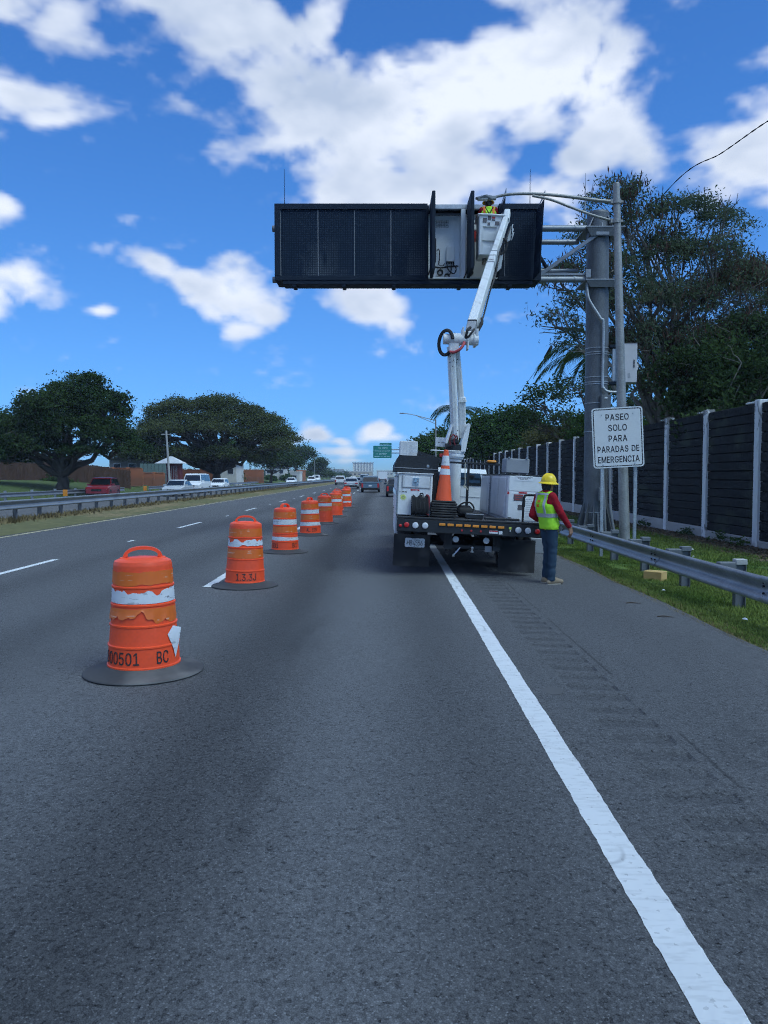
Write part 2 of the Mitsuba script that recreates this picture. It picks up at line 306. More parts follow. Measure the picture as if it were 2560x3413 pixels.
def ribbon(xf, y0, y1, w, step=.03, rag=.0045, dz=.003, seed=1):
    y = np.linspace(y0, y1, max(2, int((y1-y0)/step)+1)); P = np.stack([y*6, y*0+seed, y*0], -1); Q = np.stack([y*28, y*0+seed+.5, y*0], -1)
    jl = rag*2*(meshkit.fbm(P, 3, 1)-.5) + rag*2*(meshkit.noise(Q, 2)-.5); jr = rag*2*(meshkit.fbm(P+40, 3, 3)-.5) + rag*2*(meshkit.noise(Q+9, 4)-.5)
    xc = xf(y); xl, xr = xc-w/2+jl, xc+w/2+jr
    V = np.vstack([np.c_[xl, y, gz(xl)+dz], np.c_[xr, y, gz(xr)+dz]]); n = len(y); k = np.arange(n-1)
    return trimesh.Trimesh(V, np.vstack([np.c_[k, k+n, k+n+1], np.c_[k, k+n+1, k+1]]), process=False)
rline = lambda y: 1.03 + .0068*(np.minimum(y, 40)-2.2)
setting('edge_line', cat([ribbon(rline, 1.2, 40, .152), ribbon(rline, 40, 900, .152, 4, 0)]), 'm_line', 'solid white edge line running under the truck')
for lx, y0, nm in ((-2.63, 11.35, 'lane_dash'), (-6.47, 12.1, 'lane_dash')):
    for k in range(-1 if lx > -4 else 0, 16):
        ya = y0 + 12.2*k
        if ya + 3 < 1: continue
        setting(nm, ribbon(lambda y, lx=lx: lx - .004*(y-12), ya, ya+3.05, .13, .1 if ya < 40 else 1.5, .004 if ya < 40 else 0, seed=k+30*(lx < -4)), 'm_line', None)
        if 0 < ya < 60: setting('worn_dash_remnant', ribbon(lambda y, lx=lx: lx + .08 - .004*(y-12), ya+7.1, ya+7.6, .10, .05, .02, seed=k+70), 'm_line')
setting('median_edge_line', cat([ribbon(lambda y: -10.25+0*y, 10, 80, .13, .1, .012), ribbon(lambda y: -10.25+0*y, 80, 900, .13, 5, 0)]), 'm_edgeline', 'faded yellowish edge line along the median grass')
# patched spot, cracks and litter on the shoulder
ang = np.linspace(0, 2*PI, 26)[:-1]
pp = np.c_[1.30+.085*np.cos(ang)*(1+.1*np.sin(3*ang)), 5.86+.10*np.sin(ang)]
setting('asphalt_patch', prism(Polygon(pp), .003, (0, 0, float(gz(1.3))), 'xy'), 'm_road2', 'small round pale patch beside the white edge line')

# grass blades near the camera, one mass
def blades(n, fx, fy, h0, h1, w, seed, lean=.6):
    r = np.random.default_rng(seed); x, y = fx(r, n), fy(r, n)
    keep = meshkit.fbm(np.stack([x*1.3, y*1.1, x*0], -1), 3) + .25*r.random(n) > .46; x, y = x[keep], y[keep]; n = len(x)
    a = r.random(n)*2*PI; h = h0 + (h1-h0)*r.random(n)**1.5*(.5+meshkit.fbm(np.stack([x*.8, y*.8, x*0+4], -1), 3)); z = gz(x) - .012
    d = np.c_[np.cos(a), np.sin(a), a*0]; s = np.c_[-np.sin(a), np.cos(a), a*0]*w*(.6+.8*r.random(n))[:, None]
    b = np.c_[x, y, z]; t = b + np.c_[d[:, 0]*h*lean, d[:, 1]*h*lean, h]
    V = np.stack([b-s, b+s, t], 1).reshape(-1, 3); k = np.arange(n)*3
    return trimesh.Trimesh(V, np.c_[k, k+1, k+2], process=False)
leafmat('m_grassblade', (.070, .125, .028), (.18, .23, .060), 1.1, .4)
leafmat('m_drygrass', (.13, .10, .05), (.24, .19, .10), 1.4, .3)
yfall = lambda lo, hi: (lambda r, n: lo + (hi-lo)*r.random(n)**1.35)
g1 = blades(120000, lambda r, n: 3.86 + 1.9*r.random(n)**.9, yfall(5.5, 22), .020, .062, .006, 3)
g2 = blades(70000, lambda r, n: 5.2 + 3.6*r.random(n), yfall(9, 40), .025, .085, .010, 4)
setting('verge_grass', cat([g1, g2]), 'm_grassblade', 'short green grass growing along the verge and round the rail posts', smooth=False, kind='stuff')
d1 = blades(9000, lambda r, n: 3.74 + .34*r.random(n)**1.5, yfall(5.5, 22), .015, .05, .004, 8, 1.4)
d2 = blades(11000, lambda r, n: -12.75 - .5*r.normal(size=n)*.5, lambda r, n: 20+90*r.random(n)**1.4, .06, .22, .03, 9)
setting('dry_grass', cat([d1, d2]), 'm_drygrass', 'dry straw-coloured grass at the asphalt edge and under the median rail', smooth=False, kind='stuff')
# ---------------------------------------------------------------- paints, plastics, glass
def dirty(col, amt=.25, f=2.0, dark=(.10, .095, .09), streak=0.0):
    def fn(p, n, uv):
        t = fbm(p.x*f, p.y*f, p.z*f, 4); s = fbm(p.x*9+p.y*9, p.z*1.3, 2, 3); g = noise(p.x*55, p.y*55, p.z*55)
        w = smoothstep(.48, .85, t)*amt + smoothstep(.60, .8, s)*streak
        return mix(col, dark, dr.clip(w, 0, .85))*(.95+.1*g)
    return fn
mat('m_white', dirty((.70, .71, .71), .24, 2.2, (.30, .28, .25), .26), .38, spec=.5)
mat('m_white2', dirty((.62, .63, .64), .20, 3.0, (.26, .25, .23), .25), .5)
mat('m_greycab', dirty((.27, .28, .30), .2, 2.0), .5)
mat('m_black', dirty((.014, .015, .017), .3, 3.0, (.055, .053, .05)), .5)
mat('m_matteblack', (.010, .010, .012), .8)
mat('m_rubber', dirty((.018, .018, .019), .6, 3.0, (.10, .095, .09)), .8)
mat('m_drumbase', dirty((.045, .045, .048), .8, 2.6, (.15, .145, .14)), .75)
mat('m_chrome', (.75, .76, .78), .18, 1.0)
mat('m_steel', galv(.34, amp=.3), .4, .8)
mat('m_glass', (.012, .015, .018), .06, spec=.8)
mat('m_redlens', (.50, .018, .018), .22, spec=.7)
mat('m_clearlens', (.62, .63, .65), .2, spec=.7)
mat('m_amber', (.72, .26, .025), .28, spec=.6)
mat('m_signgreen', (.010, .19, .17), .55)
mat('m_signwhite', dirty((.60, .61, .62), .10, 2.5, (.36, .36, .35)), .55)
mat('m_ink', (.022, .022, .026), .6)
mat('m_redpaint', (.50, .035, .03), .45)
mat('m_yellowsticker', (.60, .66, .10), .5)
mat('m_whitesticker', (.72, .73, .74), .5)
mat('m_darksticker', (.10, .09, .10), .5)
mat('m_rope', (.55, .52, .42), .85)
mat('m_card', dirty((.52, .34, .13), .25, 4.0, (.32, .19, .07)), .85)

# ---------------------------------------------------------------- traffic drums
mat('m_drum', dirty((.84, .080, .020), .22, 3.2, (.42, .05, .02)), .42, spec=.5)
def c_sheet_o(p, n, uv):
    t = fbm(p.x*4, p.y*4, p.z*7, 4); s = fbm(p.x*8+p.y*7, p.z*70, 1, 3)
    return mix(mix((.74, .155, .012), (.60, .11, .012), t), (.72, .50, .36), smoothstep(.72, .78, s)*.6)
mat('m_sheeto', c_sheet_o, .35, spec=.6)
def c_sheet_w(p, n, uv):
    t = fbm(p.x*5, p.y*5, p.z*9, 4); s = fbm(p.x*12+p.y*11, p.z*60, 1, 3); k = noise(p.x*34, p.y*34, p.z*34)
    return mix(mix((.70, .72, .74), (.50, .52, .55), t), (.16, .16, .18), smoothstep(.68, .76, s)*.5 + smoothstep(.86, .92, k)*.6)
mat('m_sheetw', c_sheet_w, .4, spec=.5)
DPROF = [(.292, .055), (.300, .060), (.300, .082), (.291, .088), (.284, .235), (.291, .240), (.291, .252), (.280, .258), (.268, .405), (.275, .410), (.275, .422), (.264, .428),
         (.260, .500), (.256, .575), (.263, .580), (.263, .592), (.252, .598), (.246, .722), (.253, .728), (.253, .740), (.243, .746), (.237, .900), (.236, .915), (.228, .938), (.19, .956), (.10, .968), (0, .972)]
def drum_r(z): return np.interp(z, [p[1] for p in DPROF[:23]], [p[0] for p in DPROF[:23]])
def band(z0, z1, seed, tear_top=0.0, tear_bot=0.0, a0=0, a1=2*PI, off=.0035, n=96):
    th = np.linspace(a0, a1, n); c = np.stack([np.cos(th)*1.5, np.sin(th)*1.5, th*0+seed], -1)
    nz = meshkit.fbm(c*1.6, 4, seed); nz2 = meshkit.fbm(c*1.3+9, 4, seed+5)
    zt = z1 - tear_top*np.clip((nz-.45)*3.4, 0, 1)*(z1-z0); zb = z0 + tear_bot*np.clip((nz2-.45)*3.4, 0, 1)*(z1-z0)
    V = []
    for f in (0, .33, .66, 1):
        z = zb*(1-f)+zt*f; curl = .008*tear_bot*(nz2 > .5)*(1-f)**2; r = np.minimum(drum_r(z), .5) + off + curl
        V.append(np.c_[r*np.cos(th), r*np.sin(th), z])
    V = np.vstack(V); F = []
    for i in range(3):
        a = i*n+np.arange(n-1); F += [np.c_[a, a+1, a+n+1], np.c_[a, a+n+1, a+n]]
    return trimesh.Trimesh(V, np.vstack(F), process=False)
def wrap_text(s, h, ang, z, width=None, space=.020):
    m = text(s, h, depth=.002, bold=False, space=space); m.vertices[:, 0] *= 1 if width is None else width/np.ptp(m.vertices[:, 0]); m = m.subdivide_to_size(.025) if len(m.faces) < 6000 else m
    v = m.vertices; r = drum_r(z + v[:, 2]) + .003 - v[:, 1]; th = -PI/2 + ang + v[:, 0]/.285
    m.vertices = np.c_[r*np.cos(th), r*np.sin(th), z + v[:, 2]]; return m
body_m, base_p = lathe(DPROF, 48), [(.255, .078), (.315, .068), (.352, .046), (.40, .028), (.455, .020), (.488, .016), (.495, .008), (.492, .002), (.30, .002)]
base_m = lathe(base_p, 56)
def handle(z0=.945):
    c = spline([(-.155, 0, z0-.004), (-.135, 0, z0+.050), (-.085, 0, z0+.085), (0, 0, z0+.098), (.085, 0, z0+.085), (.135, 0, z0+.050), (.155, 0, z0-.004)], 5)
    ms = []
    for i in range(len(c)-1):
        a, b = c[i], c[i+1]; t = unit(b-a); nn = np.array([-t[2], 0, t[0]])
        ms.append(hull([q + s*nn*.013 + w*np.array([0, .030, 0]) for q in (a, b) for s in (-1, 1) for w in (-1, 1)]))
    lugs = [bx(sx*.158-.028, sx*.158+.028, -.036, .036, z0-.02, z0+.022, .008) for sx in (-1, 1)]
    bolts = [mv(rot(trimesh.creation.cylinder(.009, .075, sections=8), 90, [1, 0, 0]), sx*.128, 0, z0+.032) for sx in (-1, 1)]
    return cat(ms+lugs+bolts)
handle_m = handle()
DRUMS = [ # x, y, handle turn, tilt, bands (lo, hi, kind, tear top, tear bottom), text, label
 (-2.03, 6.45, 18, 0, [(.748, .868, 'o', .15, .25), (.604, .720, 'w', .75, .05), (.435, .566, 'o', .1, .95)], [('800501', -.78, .365), ('BC', .53, .105)], 'nearest orange traffic drum with torn sheeting and black numbers on its foot'),
 (-2.09, 11.5, 8, 1.2, [(.75, .872, 'o', .1, .1), (.600, .716, 'w', .6, .35), (.432, .566, 'o', .05, .1)], [('1.3.3J', .05, .30)], 'second orange traffic drum from the camera, standing over a lane dash'),
 (-2.14, 16.6, 66, 0, [(.75, .875, 'o', .05, .05), (.602, .715, 'w', .05, .05), (.434, .568, 'o', .05, .05), (.268, .350, 'w', .2, .2)], [('001', -.85, .18), ('BC', .78, .12)], 'third orange traffic drum from the camera with two white bands'),
 (-2.05, 21.4, 70, -1, [(.75, .875, 'o', .05, .05), (.602, .715, 'w', .05, .05), (.434, .568, 'o', .05, .05), (.268, .375, 'w', .1, .1)], [('AL 1PR', .15, .30)], 'fourth orange traffic drum from the camera with two white bands'),
 (-2.06, 26.6, 40, 0, [(.75, .875, 'o', .2, .05), (.602, .715, 'w', .1, .05), (.434, .568, 'o', .05, .3)], [], 'fifth orange traffic drum from the camera, one white band in view'),
 (-1.97, 31.1, 90, 0, [(.75, .875, 'o', .05, .05), (.602, .715, 'w', .05, .05), (.434, .568, 'o', .3, .05)], [], 'sixth orange traffic drum from the camera, slightly right of the row'),
 (-2.16, 35.4, 20, 0, [(.75, .875, 'o', .05, .05), (.602, .715, 'w', .05, .05), (.434, .568, 'o', .05, .05)], [], 'seventh orange traffic drum, mostly hidden behind the sixth'),
 (-1.98, 39.8, 60, 0, [(.75, .875, 'o', .05, .05), (.602, .715, 'w', .05, .05), (.434, .568, 'o', .05, .05), (.268, .355, 'w', .3, .3)], [], 'eighth orange traffic drum, farthest right in the row'),
 (-2.16, 44.6, 15, 0, [(.75, .875, 'o', .05, .05), (.602, .715, 'w', .05, .05), (.434, .568, 'o', .05, .05)], [], 'last orange traffic drum at the far end of the row'),
]
base_d, body_d, handle_d = mikit.ply(base_m, 'm_drumbase', 40), mikit.ply(body_m, 'm_drum', 28), mikit.ply(handle_m, 'm_drum', 35)
for i, (x, y, hr, tilt, bands, txt, lab) in enumerate(DRUMS):
    t = thing('traffic_drum', lab, 'traffic drum', 'orange drums closing the lane'); g = float(gz(x)) + .004
    M = T().translate([x, y, g]).rotate([0, 1, 0], tilt)
    part(t, 'rubber_base', base_d, None, tw=T().translate([x, y, g])); part(t, 'body', body_d, None, tw=M)
    part(t, 'handle', handle_d, None, tw=M @ T().rotate([0, 0, 1], hr))
    for j, (lo, hi, k, tt, tb) in enumerate(bands):
        part(t, 'orange_band' if k == 'o' else 'white_band', band(lo, hi, 3*i+j+1, tt, tb), 'm_sheeto' if k == 'o' else 'm_sheetw', True, tw=M)
    for s, a, wd in txt:
        part(t, 'lettering', wrap_text(s, .100, a + math.atan2(-x, y), .112, wd), 'm_ink', False, tw=M)
    if i == 0: # torn flap of white lining at the lower right
        th = np.array([.84, 1.08, 1.36, 1.20, 1.12, 1.02]); zz = np.array([.335, .400, .370, .25, .13, .21]); th = th + .20; r = drum_r(zz)+np.array([.006, .012, .045, .022, .006, .010]); a = -PI/2+th
        P = np.c_[r*np.cos(a), r*np.sin(a), zz]; c = P.mean(0)*[1.05, 1.05, 1]; V = np.vstack([P, c])
        part(t, 'torn_flap', trimesh.Trimesh(V, [[k, (k+1) % 6, 6] for k in range(6)], process=False).subdivide(), 'm_sheetw', True, 'torn white sheeting flap hanging loose', tw=M)

# ---------------------------------------------------------------- guardrails
def wbeam(y0, y1, x, ztop, side=-1, depth=.081, sag=None):
    """W-beam facing -x (side=-1) or +x, a thin folded sheet"""
    h = .312; prof = [(0, 0), (.012, .010), (.30, .055), (.40, .072), (.60, .081), (.70, .075), (.80, .050), (1, .006)]
    z = [(0, .004), (.004, 0)]
    P = [(.0, 0.030), (.012, .008), (.030, 0.0), (.050, .004), (.078, .020), (.105, .058), (.135, .078), (.156, .081), (.177, .078), (.207, .058), (.234, .020), (.262, .004), (.282, 0.0), (.300, .008), (.312, .030)]
    P = np.array(P); out = np.c_[side*(depth-P[:, 1]), -P[:, 0]]; nrm = np.gradient(out, axis=0); nrm = unit(np.c_[-nrm[:, 1], nrm[:, 0]])
    inn = out - nrm*.005*(1 if side < 0 else -1)
    ys = np.linspace(y0, y1, max(2, int(abs(y1-y0)/2)+1)); V = []
    prof2 = np.vstack([out, inn[::-1]])
    for y in ys: V.append(np.c_[x+prof2[:, 0], prof2[:, 0]*0+y, ztop+prof2[:, 1] + (0 if sag is None else sag(y))])
    V = np.vstack(V); n = len(prof2); F = []
    for i in range(len(ys)-1):
        for j in range(n):
            a, b, c, d = i*n+j, i*n+(j+1) % n, (i+1)*n+(j+1) % n, (i+1)*n+j; F += [[a, b, c], [a, c, d]]
    m = trimesh.Trimesh(V, F, process=False); m.fix_normals(); return m
def ibeam(x, y, z0, z1, w=.10, d=.15):
    return cat([bx(x-d/2, x-d/2+.008, y-w/2, y+w/2, z0, z1), bx(x+d/2-.008, x+d/2, y-w/2, y+w/2, z0, z1), bx(x-d/2+.008, x+d/2-.008, y-.004, y+.004, z0, z1)])
mat('m_rail', galv(.30, (.94, 1.0, 1.08), .35), .42, .55)
mat('m_railpost', dirty((.15, .16, .175), .5, 3.5, (.05, .045, .04)), .6, .3)
r1 = thing('guardrail', 'grey steel guardrail on the right verge in front of the sound wall', 'guardrail')
yy = [1.2+3.81*k for k in range(5)]; R0 = 4.55
for k in range(5):
    y1 = yy[k]+3.81+.28 if k < 4 else 19.55
    part(r1, 'rail_panel', wbeam(yy[k], y1, R0 - .006*(k % 2), .462 + .004*math.sin(k*2.1)), 'm_rail', 40)
    b = [disc((R0-.05-(.03 if dz in (.08, .235) else 0)*0-.045, yy[k]+o, .462-dz), .014, .02, 'x', 8) for o in (.06, .22) for dz in (.075, .115, .20, .24)]
    part(r1, 'splice_bolts', cat([mv(q, .02) for q in b]), 'm_matteblack', 30, stuff=True)
for k in range(9):
    y = 4.75+1.905*k; g = float(gz(4.72))
    part(r1, 'post', ibeam(4.86, y, g-.1, .50 + .01*math.sin(k*3.3), .10, .14), 'm_railpost', False)
    part(r1, 'blockout', bx(4.56, 4.782, y-.065, y+.065, .13, .475, .01), 'm_railpost', 30)
    part(r1, 'post_cap', bx(4.785, 4.94, y-.062, y+.062, .44, .515, .006), 'm_concrete' if k == 3 else 'm_railpost', 30)
# rounded end shoe of the rail
th = np.linspace(-.15, PI*.96, 14); V = []
for a in th:
    V += [[R0-.04+.24-.24*math.cos(a)+.0, 19.5+.30*math.sin(a), .475-.02*a], [R0-.04+.24-.24*math.cos(a), 19.5+.30*math.sin(a), .13-.02*a]]
k = np.arange(13)*2
part(r1, 'end_shoe', trimesh.Trimesh(np.array(V), np.vstack([np.c_[k, k+1, k+3], np.c_[k, k+3, k+2]]), process=False), 'm_rail', True, 'rounded end section of the rail')

r2 = thing('guardrail', 'long pale steel guardrail along the median, running into the distance', 'guardrail')
X2 = -12.82
for k in range(26):
    y0 = 14.0+7.62*k; part(r2, 'rail_panel', wbeam(y0, y0+7.62+.1, X2+.006*(k % 2), .81, 1), 'm_rail', 40)
for k in range(100):
    y = 21.2+1.905*k
    if k > 48: break
    part(r2, 'post', ibeam(X2-.10, y, -.05, .80, .09, .13), 'm_railpost', False)
part(r2, 'far_posts', cat([bx(X2-.17, X2-.03, y-.05, y+.05, 0, .8) for y in np.arange(21.2+1.905*49, 212, 1.905)]), 'm_railpost', False, stuff=True)
lab3 = ['pale guardrail beyond the opposing lanes, left end, under the broad tree', 'short far guardrail beyond the opposing lanes beside the silver car']
for n_, (ya, yb) in enumerate([(30, 72.5), (80, 150)]):
    r3 = thing('guardrail', lab3[n_], 'guardrail')
    for y0 in np.arange(ya, yb, 7.62): part(r3, 'rail_panel', wbeam(y0, min(y0+7.62, yb), -24.5, .56, 1), 'm_rail', 40)
    for y in np.arange(ya+1, yb-.5, 3.81): part(r3, 'post', ibeam(-24.65, y, -.3, .68 if n_ == 0 else .55, .12, .15), 'm_galv', False)
for n_, (x, y) in enumerate([(-23.6, 57.0), (-24.2, 78.0)]):
    t = thing('marker_post', ['small orange marker post in front of the far guardrail', 'small orange marker post at the start of the far rail'][n_], 'marker post')
    part(t, 'post', bx(x-.06, x+.06, y-.05, y+.05, -.2, .62), 'm_galv'); part(t, 'reflector', bx(x-.17, x+.17, y-.07, y-.05, .15, .62, .01), 'm_amber')

# ---------------------------------------------------------------- sound wall
wl = thing('sound_wall', 'dark ribbed concrete sound wall with white posts along the right side', 'wall')
PY = [17.27+3.33*k for k in range(46)]; rows = 14
def wx(y): return 10.06 + .002*(y-20)
def wbase(y): return float(np.interp(y, [17, 21, 24, 27.5, 44, 60, 200], [-.42, -.36, -.28, -.22, -.12, -.05, 0]))
def wtop(y): return 3.66 + .0012*(y-20)
rw = np.random.default_rng(12)
panel_far = []; cap_far = []; post_far = []
for k in range(len(PY)):
    y = PY[k]; b = wbase(y); x = wx(y)
    pm = bx(x-.13, x+.13, y-.13, y+.13, b-.3, wtop(y)+.02, .012)
    ym = PY[k+1] if k+1 < len(PY) else y+3.33
    bm = bx(x-.10, x+.14, y+.132, ym-.132, b-.5, b+.33, .01)
    if k < 24: part(wl, 'post', pm, 'm_wallpost'); part(wl, 'base_beam', bm, 'm_concrete')
    else: post_far += [pm, bm]
    z0, z1 = b+.335, wtop(y)-.06; h = (z1-z0)/rows
    for r in range(rows):
        o = .012*rw.random() + (.02 if r == 7 else 0)
        m = bx(x-.045-o, x+.10, y+.128, ym-.128, z0+r*h+.010, z0+(r+1)*h-.010, .014)
        if k < 20: part(wl, 'panel', m, 'm_wallpanel')
        else: panel_far.append(bx(x-.045-o, x+.10, y+.128, ym-.128, z0+r*h+.008, z0+(r+1)*h-.008))
    back = bx(x+.02, x+.09, y+.12, ym-.12, z0, z1-.02)
    panel_far.append(back)
    if k % 3 == 0 or k in (1, 2, 4): part(wl, 'coping', bx(x-.06, x+.12, y+.135, y+.8, wtop(y)-.05, wtop(y), .01), 'm_wallpost')
part(wl, 'far_panels', cat(panel_far), 'm_wallpanel', False, stuff=True); part(wl, 'far_posts', cat(post_far), 'm_wallpost', False, stuff=True)
def scrawl(w, h, x, y, z, seed, n=None):
    """small print too fine to read in the photograph: a row of letter-sized strokes"""
    r = np.random.default_rng(seed); n = n or max(4, int(w/(h*.75))); ms = []; s = w/n
    for k in range(n):
        if r.random() < .12: continue
        x0 = x-w/2+k*s; ms += [bx(x0+s*.08, x0+s*.28, y-.002, y, z, z+h*(.7+.3*r.random())), bx(x0+s*.28, x0+s*.8, y-.002, y, z+h*.4*r.random(), z+h*(.5+.4*r.random()))]
    return cat(ms)
# ---------------------------------------------------------------- the bucket truck (built level, then leaning with the crossfall)
TM = T().translate([1.44, 0, 0]).rotate([0, 1, 0], 2.9)
bt = thing('bucket_truck', 'white bucket truck with black flat tail deck and raised boom, parked across the edge line', 'truck')
def tp(name, m, mt, smooth=35, label=None, stuff=False): return part(bt, name, m, mt, smooth, label, TM, stuff)
def sub(par, name, m, mt, smooth=35, label=None, stuff=False): return part(par, name, m, mt, smooth, label, TM, stuff)
# tail bar with its lamps
tb = tp('tail_bar', cat([bx(-1.27, 1.19, 12.50, 12.60, .69, .90, .008), bx(-1.275, 1.195, 12.497, 12.64, .902, .935, .006)]), 'm_black', 30, 'black steel tail bar holding the lamps')
def lamp(x, z, r, lens, name, lab=None):
    k = sub(tb, name, cat([mv(rot(lathe([(r*1.18, 0), (r*1.18, .012), (r*1.04, .016)], 24), 90, [1, 0, 0]), x, 12.50, z), ]), 'm_matteblack')
    prof = [(r*1.03, .010), (r*1.0, .018), (r*.8, .026), (r*.4, .030), (0, .031)]
    rings = [mv(rot(lathe([(r*q, .019+.010*(1-q)), (r*q-.004, .031+.006*(1-q)), (r*q-.008, .020+.010*(1-q))], 20), 90, [1, 0, 0]), x, 12.50, z) for q in (.72, .42)]
    m = cat([mv(rot(lathe(prof, 24), 90, [1, 0, 0]), x, 12.50, z)] + rings)
    part(bt, name + '_lens', m, lens, 40, lab, TM)
for x, z, r, l, n in [(-1.215, .783, .026, 'm_redlens', 'marker_lamp'), (-1.115, .800, .043, 'm_redlens', 'brake_lamp'), (-.972, .799, .050, 'm_clearlens', 'reverse_lamp'), (-.813, .801, .050, 'm_clearlens', 'reverse_lamp'),
                      (.705, .803, .050, 'm_clearlens', 'reverse_lamp'), (.863, .802, .050, 'm_clearlens', 'reverse_lamp'), (1.016, .797, .043, 'm_redlens', 'brake_lamp'), (1.125, .783, .028, 'm_redlens', 'marker_lamp')]:
    lamp(x, z, r, l, n)
for k in range(8):
    x = -.537 + .1369*k; a = sub(tb, 'amber_lamp', bx(x-.062, x+.062, 12.486, 12.502, .806, .860, .006), 'm_matteblack')
    tp('amber_lamp_lens', cat([bx(x-.052, x+.052, 12.474, 12.487, .813, .853, .005)] + [bx(x-.05+.025*q, x-.044+.025*q, 12.470, 12.476, .816, .850) for q in range(1, 4)]), 'm_amber', 25)
for x in (-.21, -.057, .098): tp('centre_marker', mv(rot(lathe([(.017, 0), (.016, .012), (0, .016)], 14), 90, [1, 0, 0]), x, 12.50, .753), 'm_redlens')
tp('warning_sticker', bx(.234, .377, 12.494, 12.501, .728, .775), 'm_whitesticker'); tp('warning_sticker', bx(.236, .375, 12.491, 12.496, .757, .773), 'm_redpaint')
tp('warning_sticker', bx(.392, .449, 12.494, 12.501, .720, .774), 'm_whitesticker'); tp('socket_cover', bx(.552, .594, 12.486, 12.501, .808, .848, .004), 'm_yellowsticker'); tp('socket_pin', cyl((.573, 12.50, .80), (.573, 12.485, .775), .008), 'm_chrome')
# under the deck
tp('chassis_rail', bx(-.45, -.37, 12.65, 20.4, .50, .70), 'm_matteblack'); tp('chassis_rail', bx(.37, .45, 12.65, 20.4, .50, .70), 'm_matteblack')
tp('hitch_bar', bx(-.47, .45, 12.78, 12.88, .425, .495, .01), 'm_black'); tp('hitch_bracket', bx(-.46, -.34, 12.70, 12.78, .42, .69), 'm_black'); tp('hitch_bracket', bx(.34, .46, 12.70, 12.78, .42, .69), 'm_black')
tp('tow_ball', cat([cyl((0, 12.70, .40), (0, 12.70, .44), .016), mv(trimesh.creation.icosphere(3, .026), 0, 12.70, .46), bx(-.03, .03, 12.66, 12.80, .385, .40)]), 'm_chrome', 50)
for x in (-.279, .228):
    w = tp('work_lamp', mv(rot(lathe([(0, -.05), (.035, -.045), (.055, -.005), (.056, .01)], 20), 90, [1, 0, 0]), x, 12.74, .585), 'm_black'); sub(w, 'lens', mv(rot(lathe([(.052, .006), (.03, .014), (0, .017)], 20), 90, [1, 0, 0]), x, 12.74, .585), 'm_clearlens')
tp('hitch_pin', cat([cyl((-.195, 12.76, .45), (-.30, 12.74, .32), .011), cyl((-.222, 12.755, .43), (-.318, 12.735, .31), .006), bx(-.325, -.285, 12.72, 12.75, .295, .335, .005)]), 'm_chrome')
tp('junction_box', bx(.217, .333, 12.76, 12.80, .395, .496, .006), 'm_greycab'); tp('chain', tube(spline([(-.42, 12.78, .44), (-.44, 12.76, .36), (-.40, 12.75, .33), (-.36, 12.77, .41)]), .012, 6), 'm_matteblack')
tp('chain', tube(spline([(.25, 12.79, .44), (.29, 12.77, .33), (.36, 12.76, .32), (.40, 12.78, .42)]), .012, 6), 'm_matteblack')
def flap(x0, x1, z0, z1):
    g = grid(np.linspace(x0, x1, 9), np.linspace(0, 1, 7), lambda X, Y: Y); v = g.vertices; w = .018*np.sin(v[:, 0]*13)*(1-v[:, 1]); g.vertices = np.c_[v[:, 0], 13.0 - .05*(1-v[:, 1]) + w, z0+(z1-z0)*v[:, 1]]
    b = g.copy(); b.vertices = b.vertices + [0, .012, 0]; b.invert(); return cat([g, b, bx(x0, x1, 12.99, 13.03, z1-.03, z1+.01)])
tp('mud_flap', flap(-1.30, -.685, .075, .60), 'm_rubber'); tp('mud_flap', flap(.48, 1.10, .06, .60), 'm_rubber')
pl = tp('licence_plate', prism(rrect(.332, .152, .018), .004, (-.946, 12.935, .477)), 'm_whitesticker', 30, 'white licence plate with dark numbers')
sub(pl, 'number', text('HB4556', .086, -.946, 12.934, .430, .002, False, .010, squeeze=.66), 'm_ink', False)
sub(pl, 'small_print', cat([scrawl(.12, .012, -.946, 12.934, .534, 4), scrawl(.15, .010, -.946, 12.934, .409, 6)]), 'm_ink', False)
tp('side_toolbox', bx(1.09, 1.34, 13.4, 14.3, .36, .62, .01), 'm_greycab')
# wheels stand on the asphalt
def wheel(x, y, r=.42, w=.26):
    t = lathe([(r*.58, -w*.42), (r*.8, -w*.5), (r*.96, -w*.46), (r, -w*.36), (r, -w*.06), (r*.975, -w*.04), (r*.975, w*.04), (r, w*.06), (r, w*.36), (r*.96, w*.46), (r*.8, w*.5), (r*.58, w*.42)], 36)
    h = lathe([(r*.6, -w*.40), (r*.52, -w*.2), (r*.25, -w*.24), (r*.12, -w*.40), (0, -w*.41)], 24); h2 = h.copy(); h2.vertices[:, 2] *= -1; h2.invert()
    z = r + .0506*x + float(gz(1.44+x)) + .0  # back in the leaning frame
    f = lambda m: mv(rot(m, 90, [0, 1, 0]), x, y, z)
    k = tp('wheel', f(t), 'm_rubber', 30); sub(k, 'rim', f(cat([h, h2])), 'm_white2', 30)
for x in (-1.08, -.80, .80, 1.08): wheel(x, 14.35)
for x in (-.98, .98): wheel(x, 19.35)
tp('axle', cyl((-1.0, 14.35, .43), (1.0, 14.35, .43), .09), 'm_matteblack'); tp('differential', mv(trimesh.creation.icosphere(3, .2), 0, 14.35, .43), 'm_matteblack')
tp('side_skirt', bx(-1.26, -1.20, 15.0, 17.6, .45, .93, .01), 'm_white'); tp('side_skirt', bx(1.14, 1.20, 15.0, 17.6, .45, .93, .01), 'm_white')
# deck
tp('deck', bx(-1.25, 1.17, 12.60, 17.5, .84, .902), 'm_black'); tp('deck_plate', bx(-.68, .55, 12.7, 17.4, .904, .925), 'm_black')
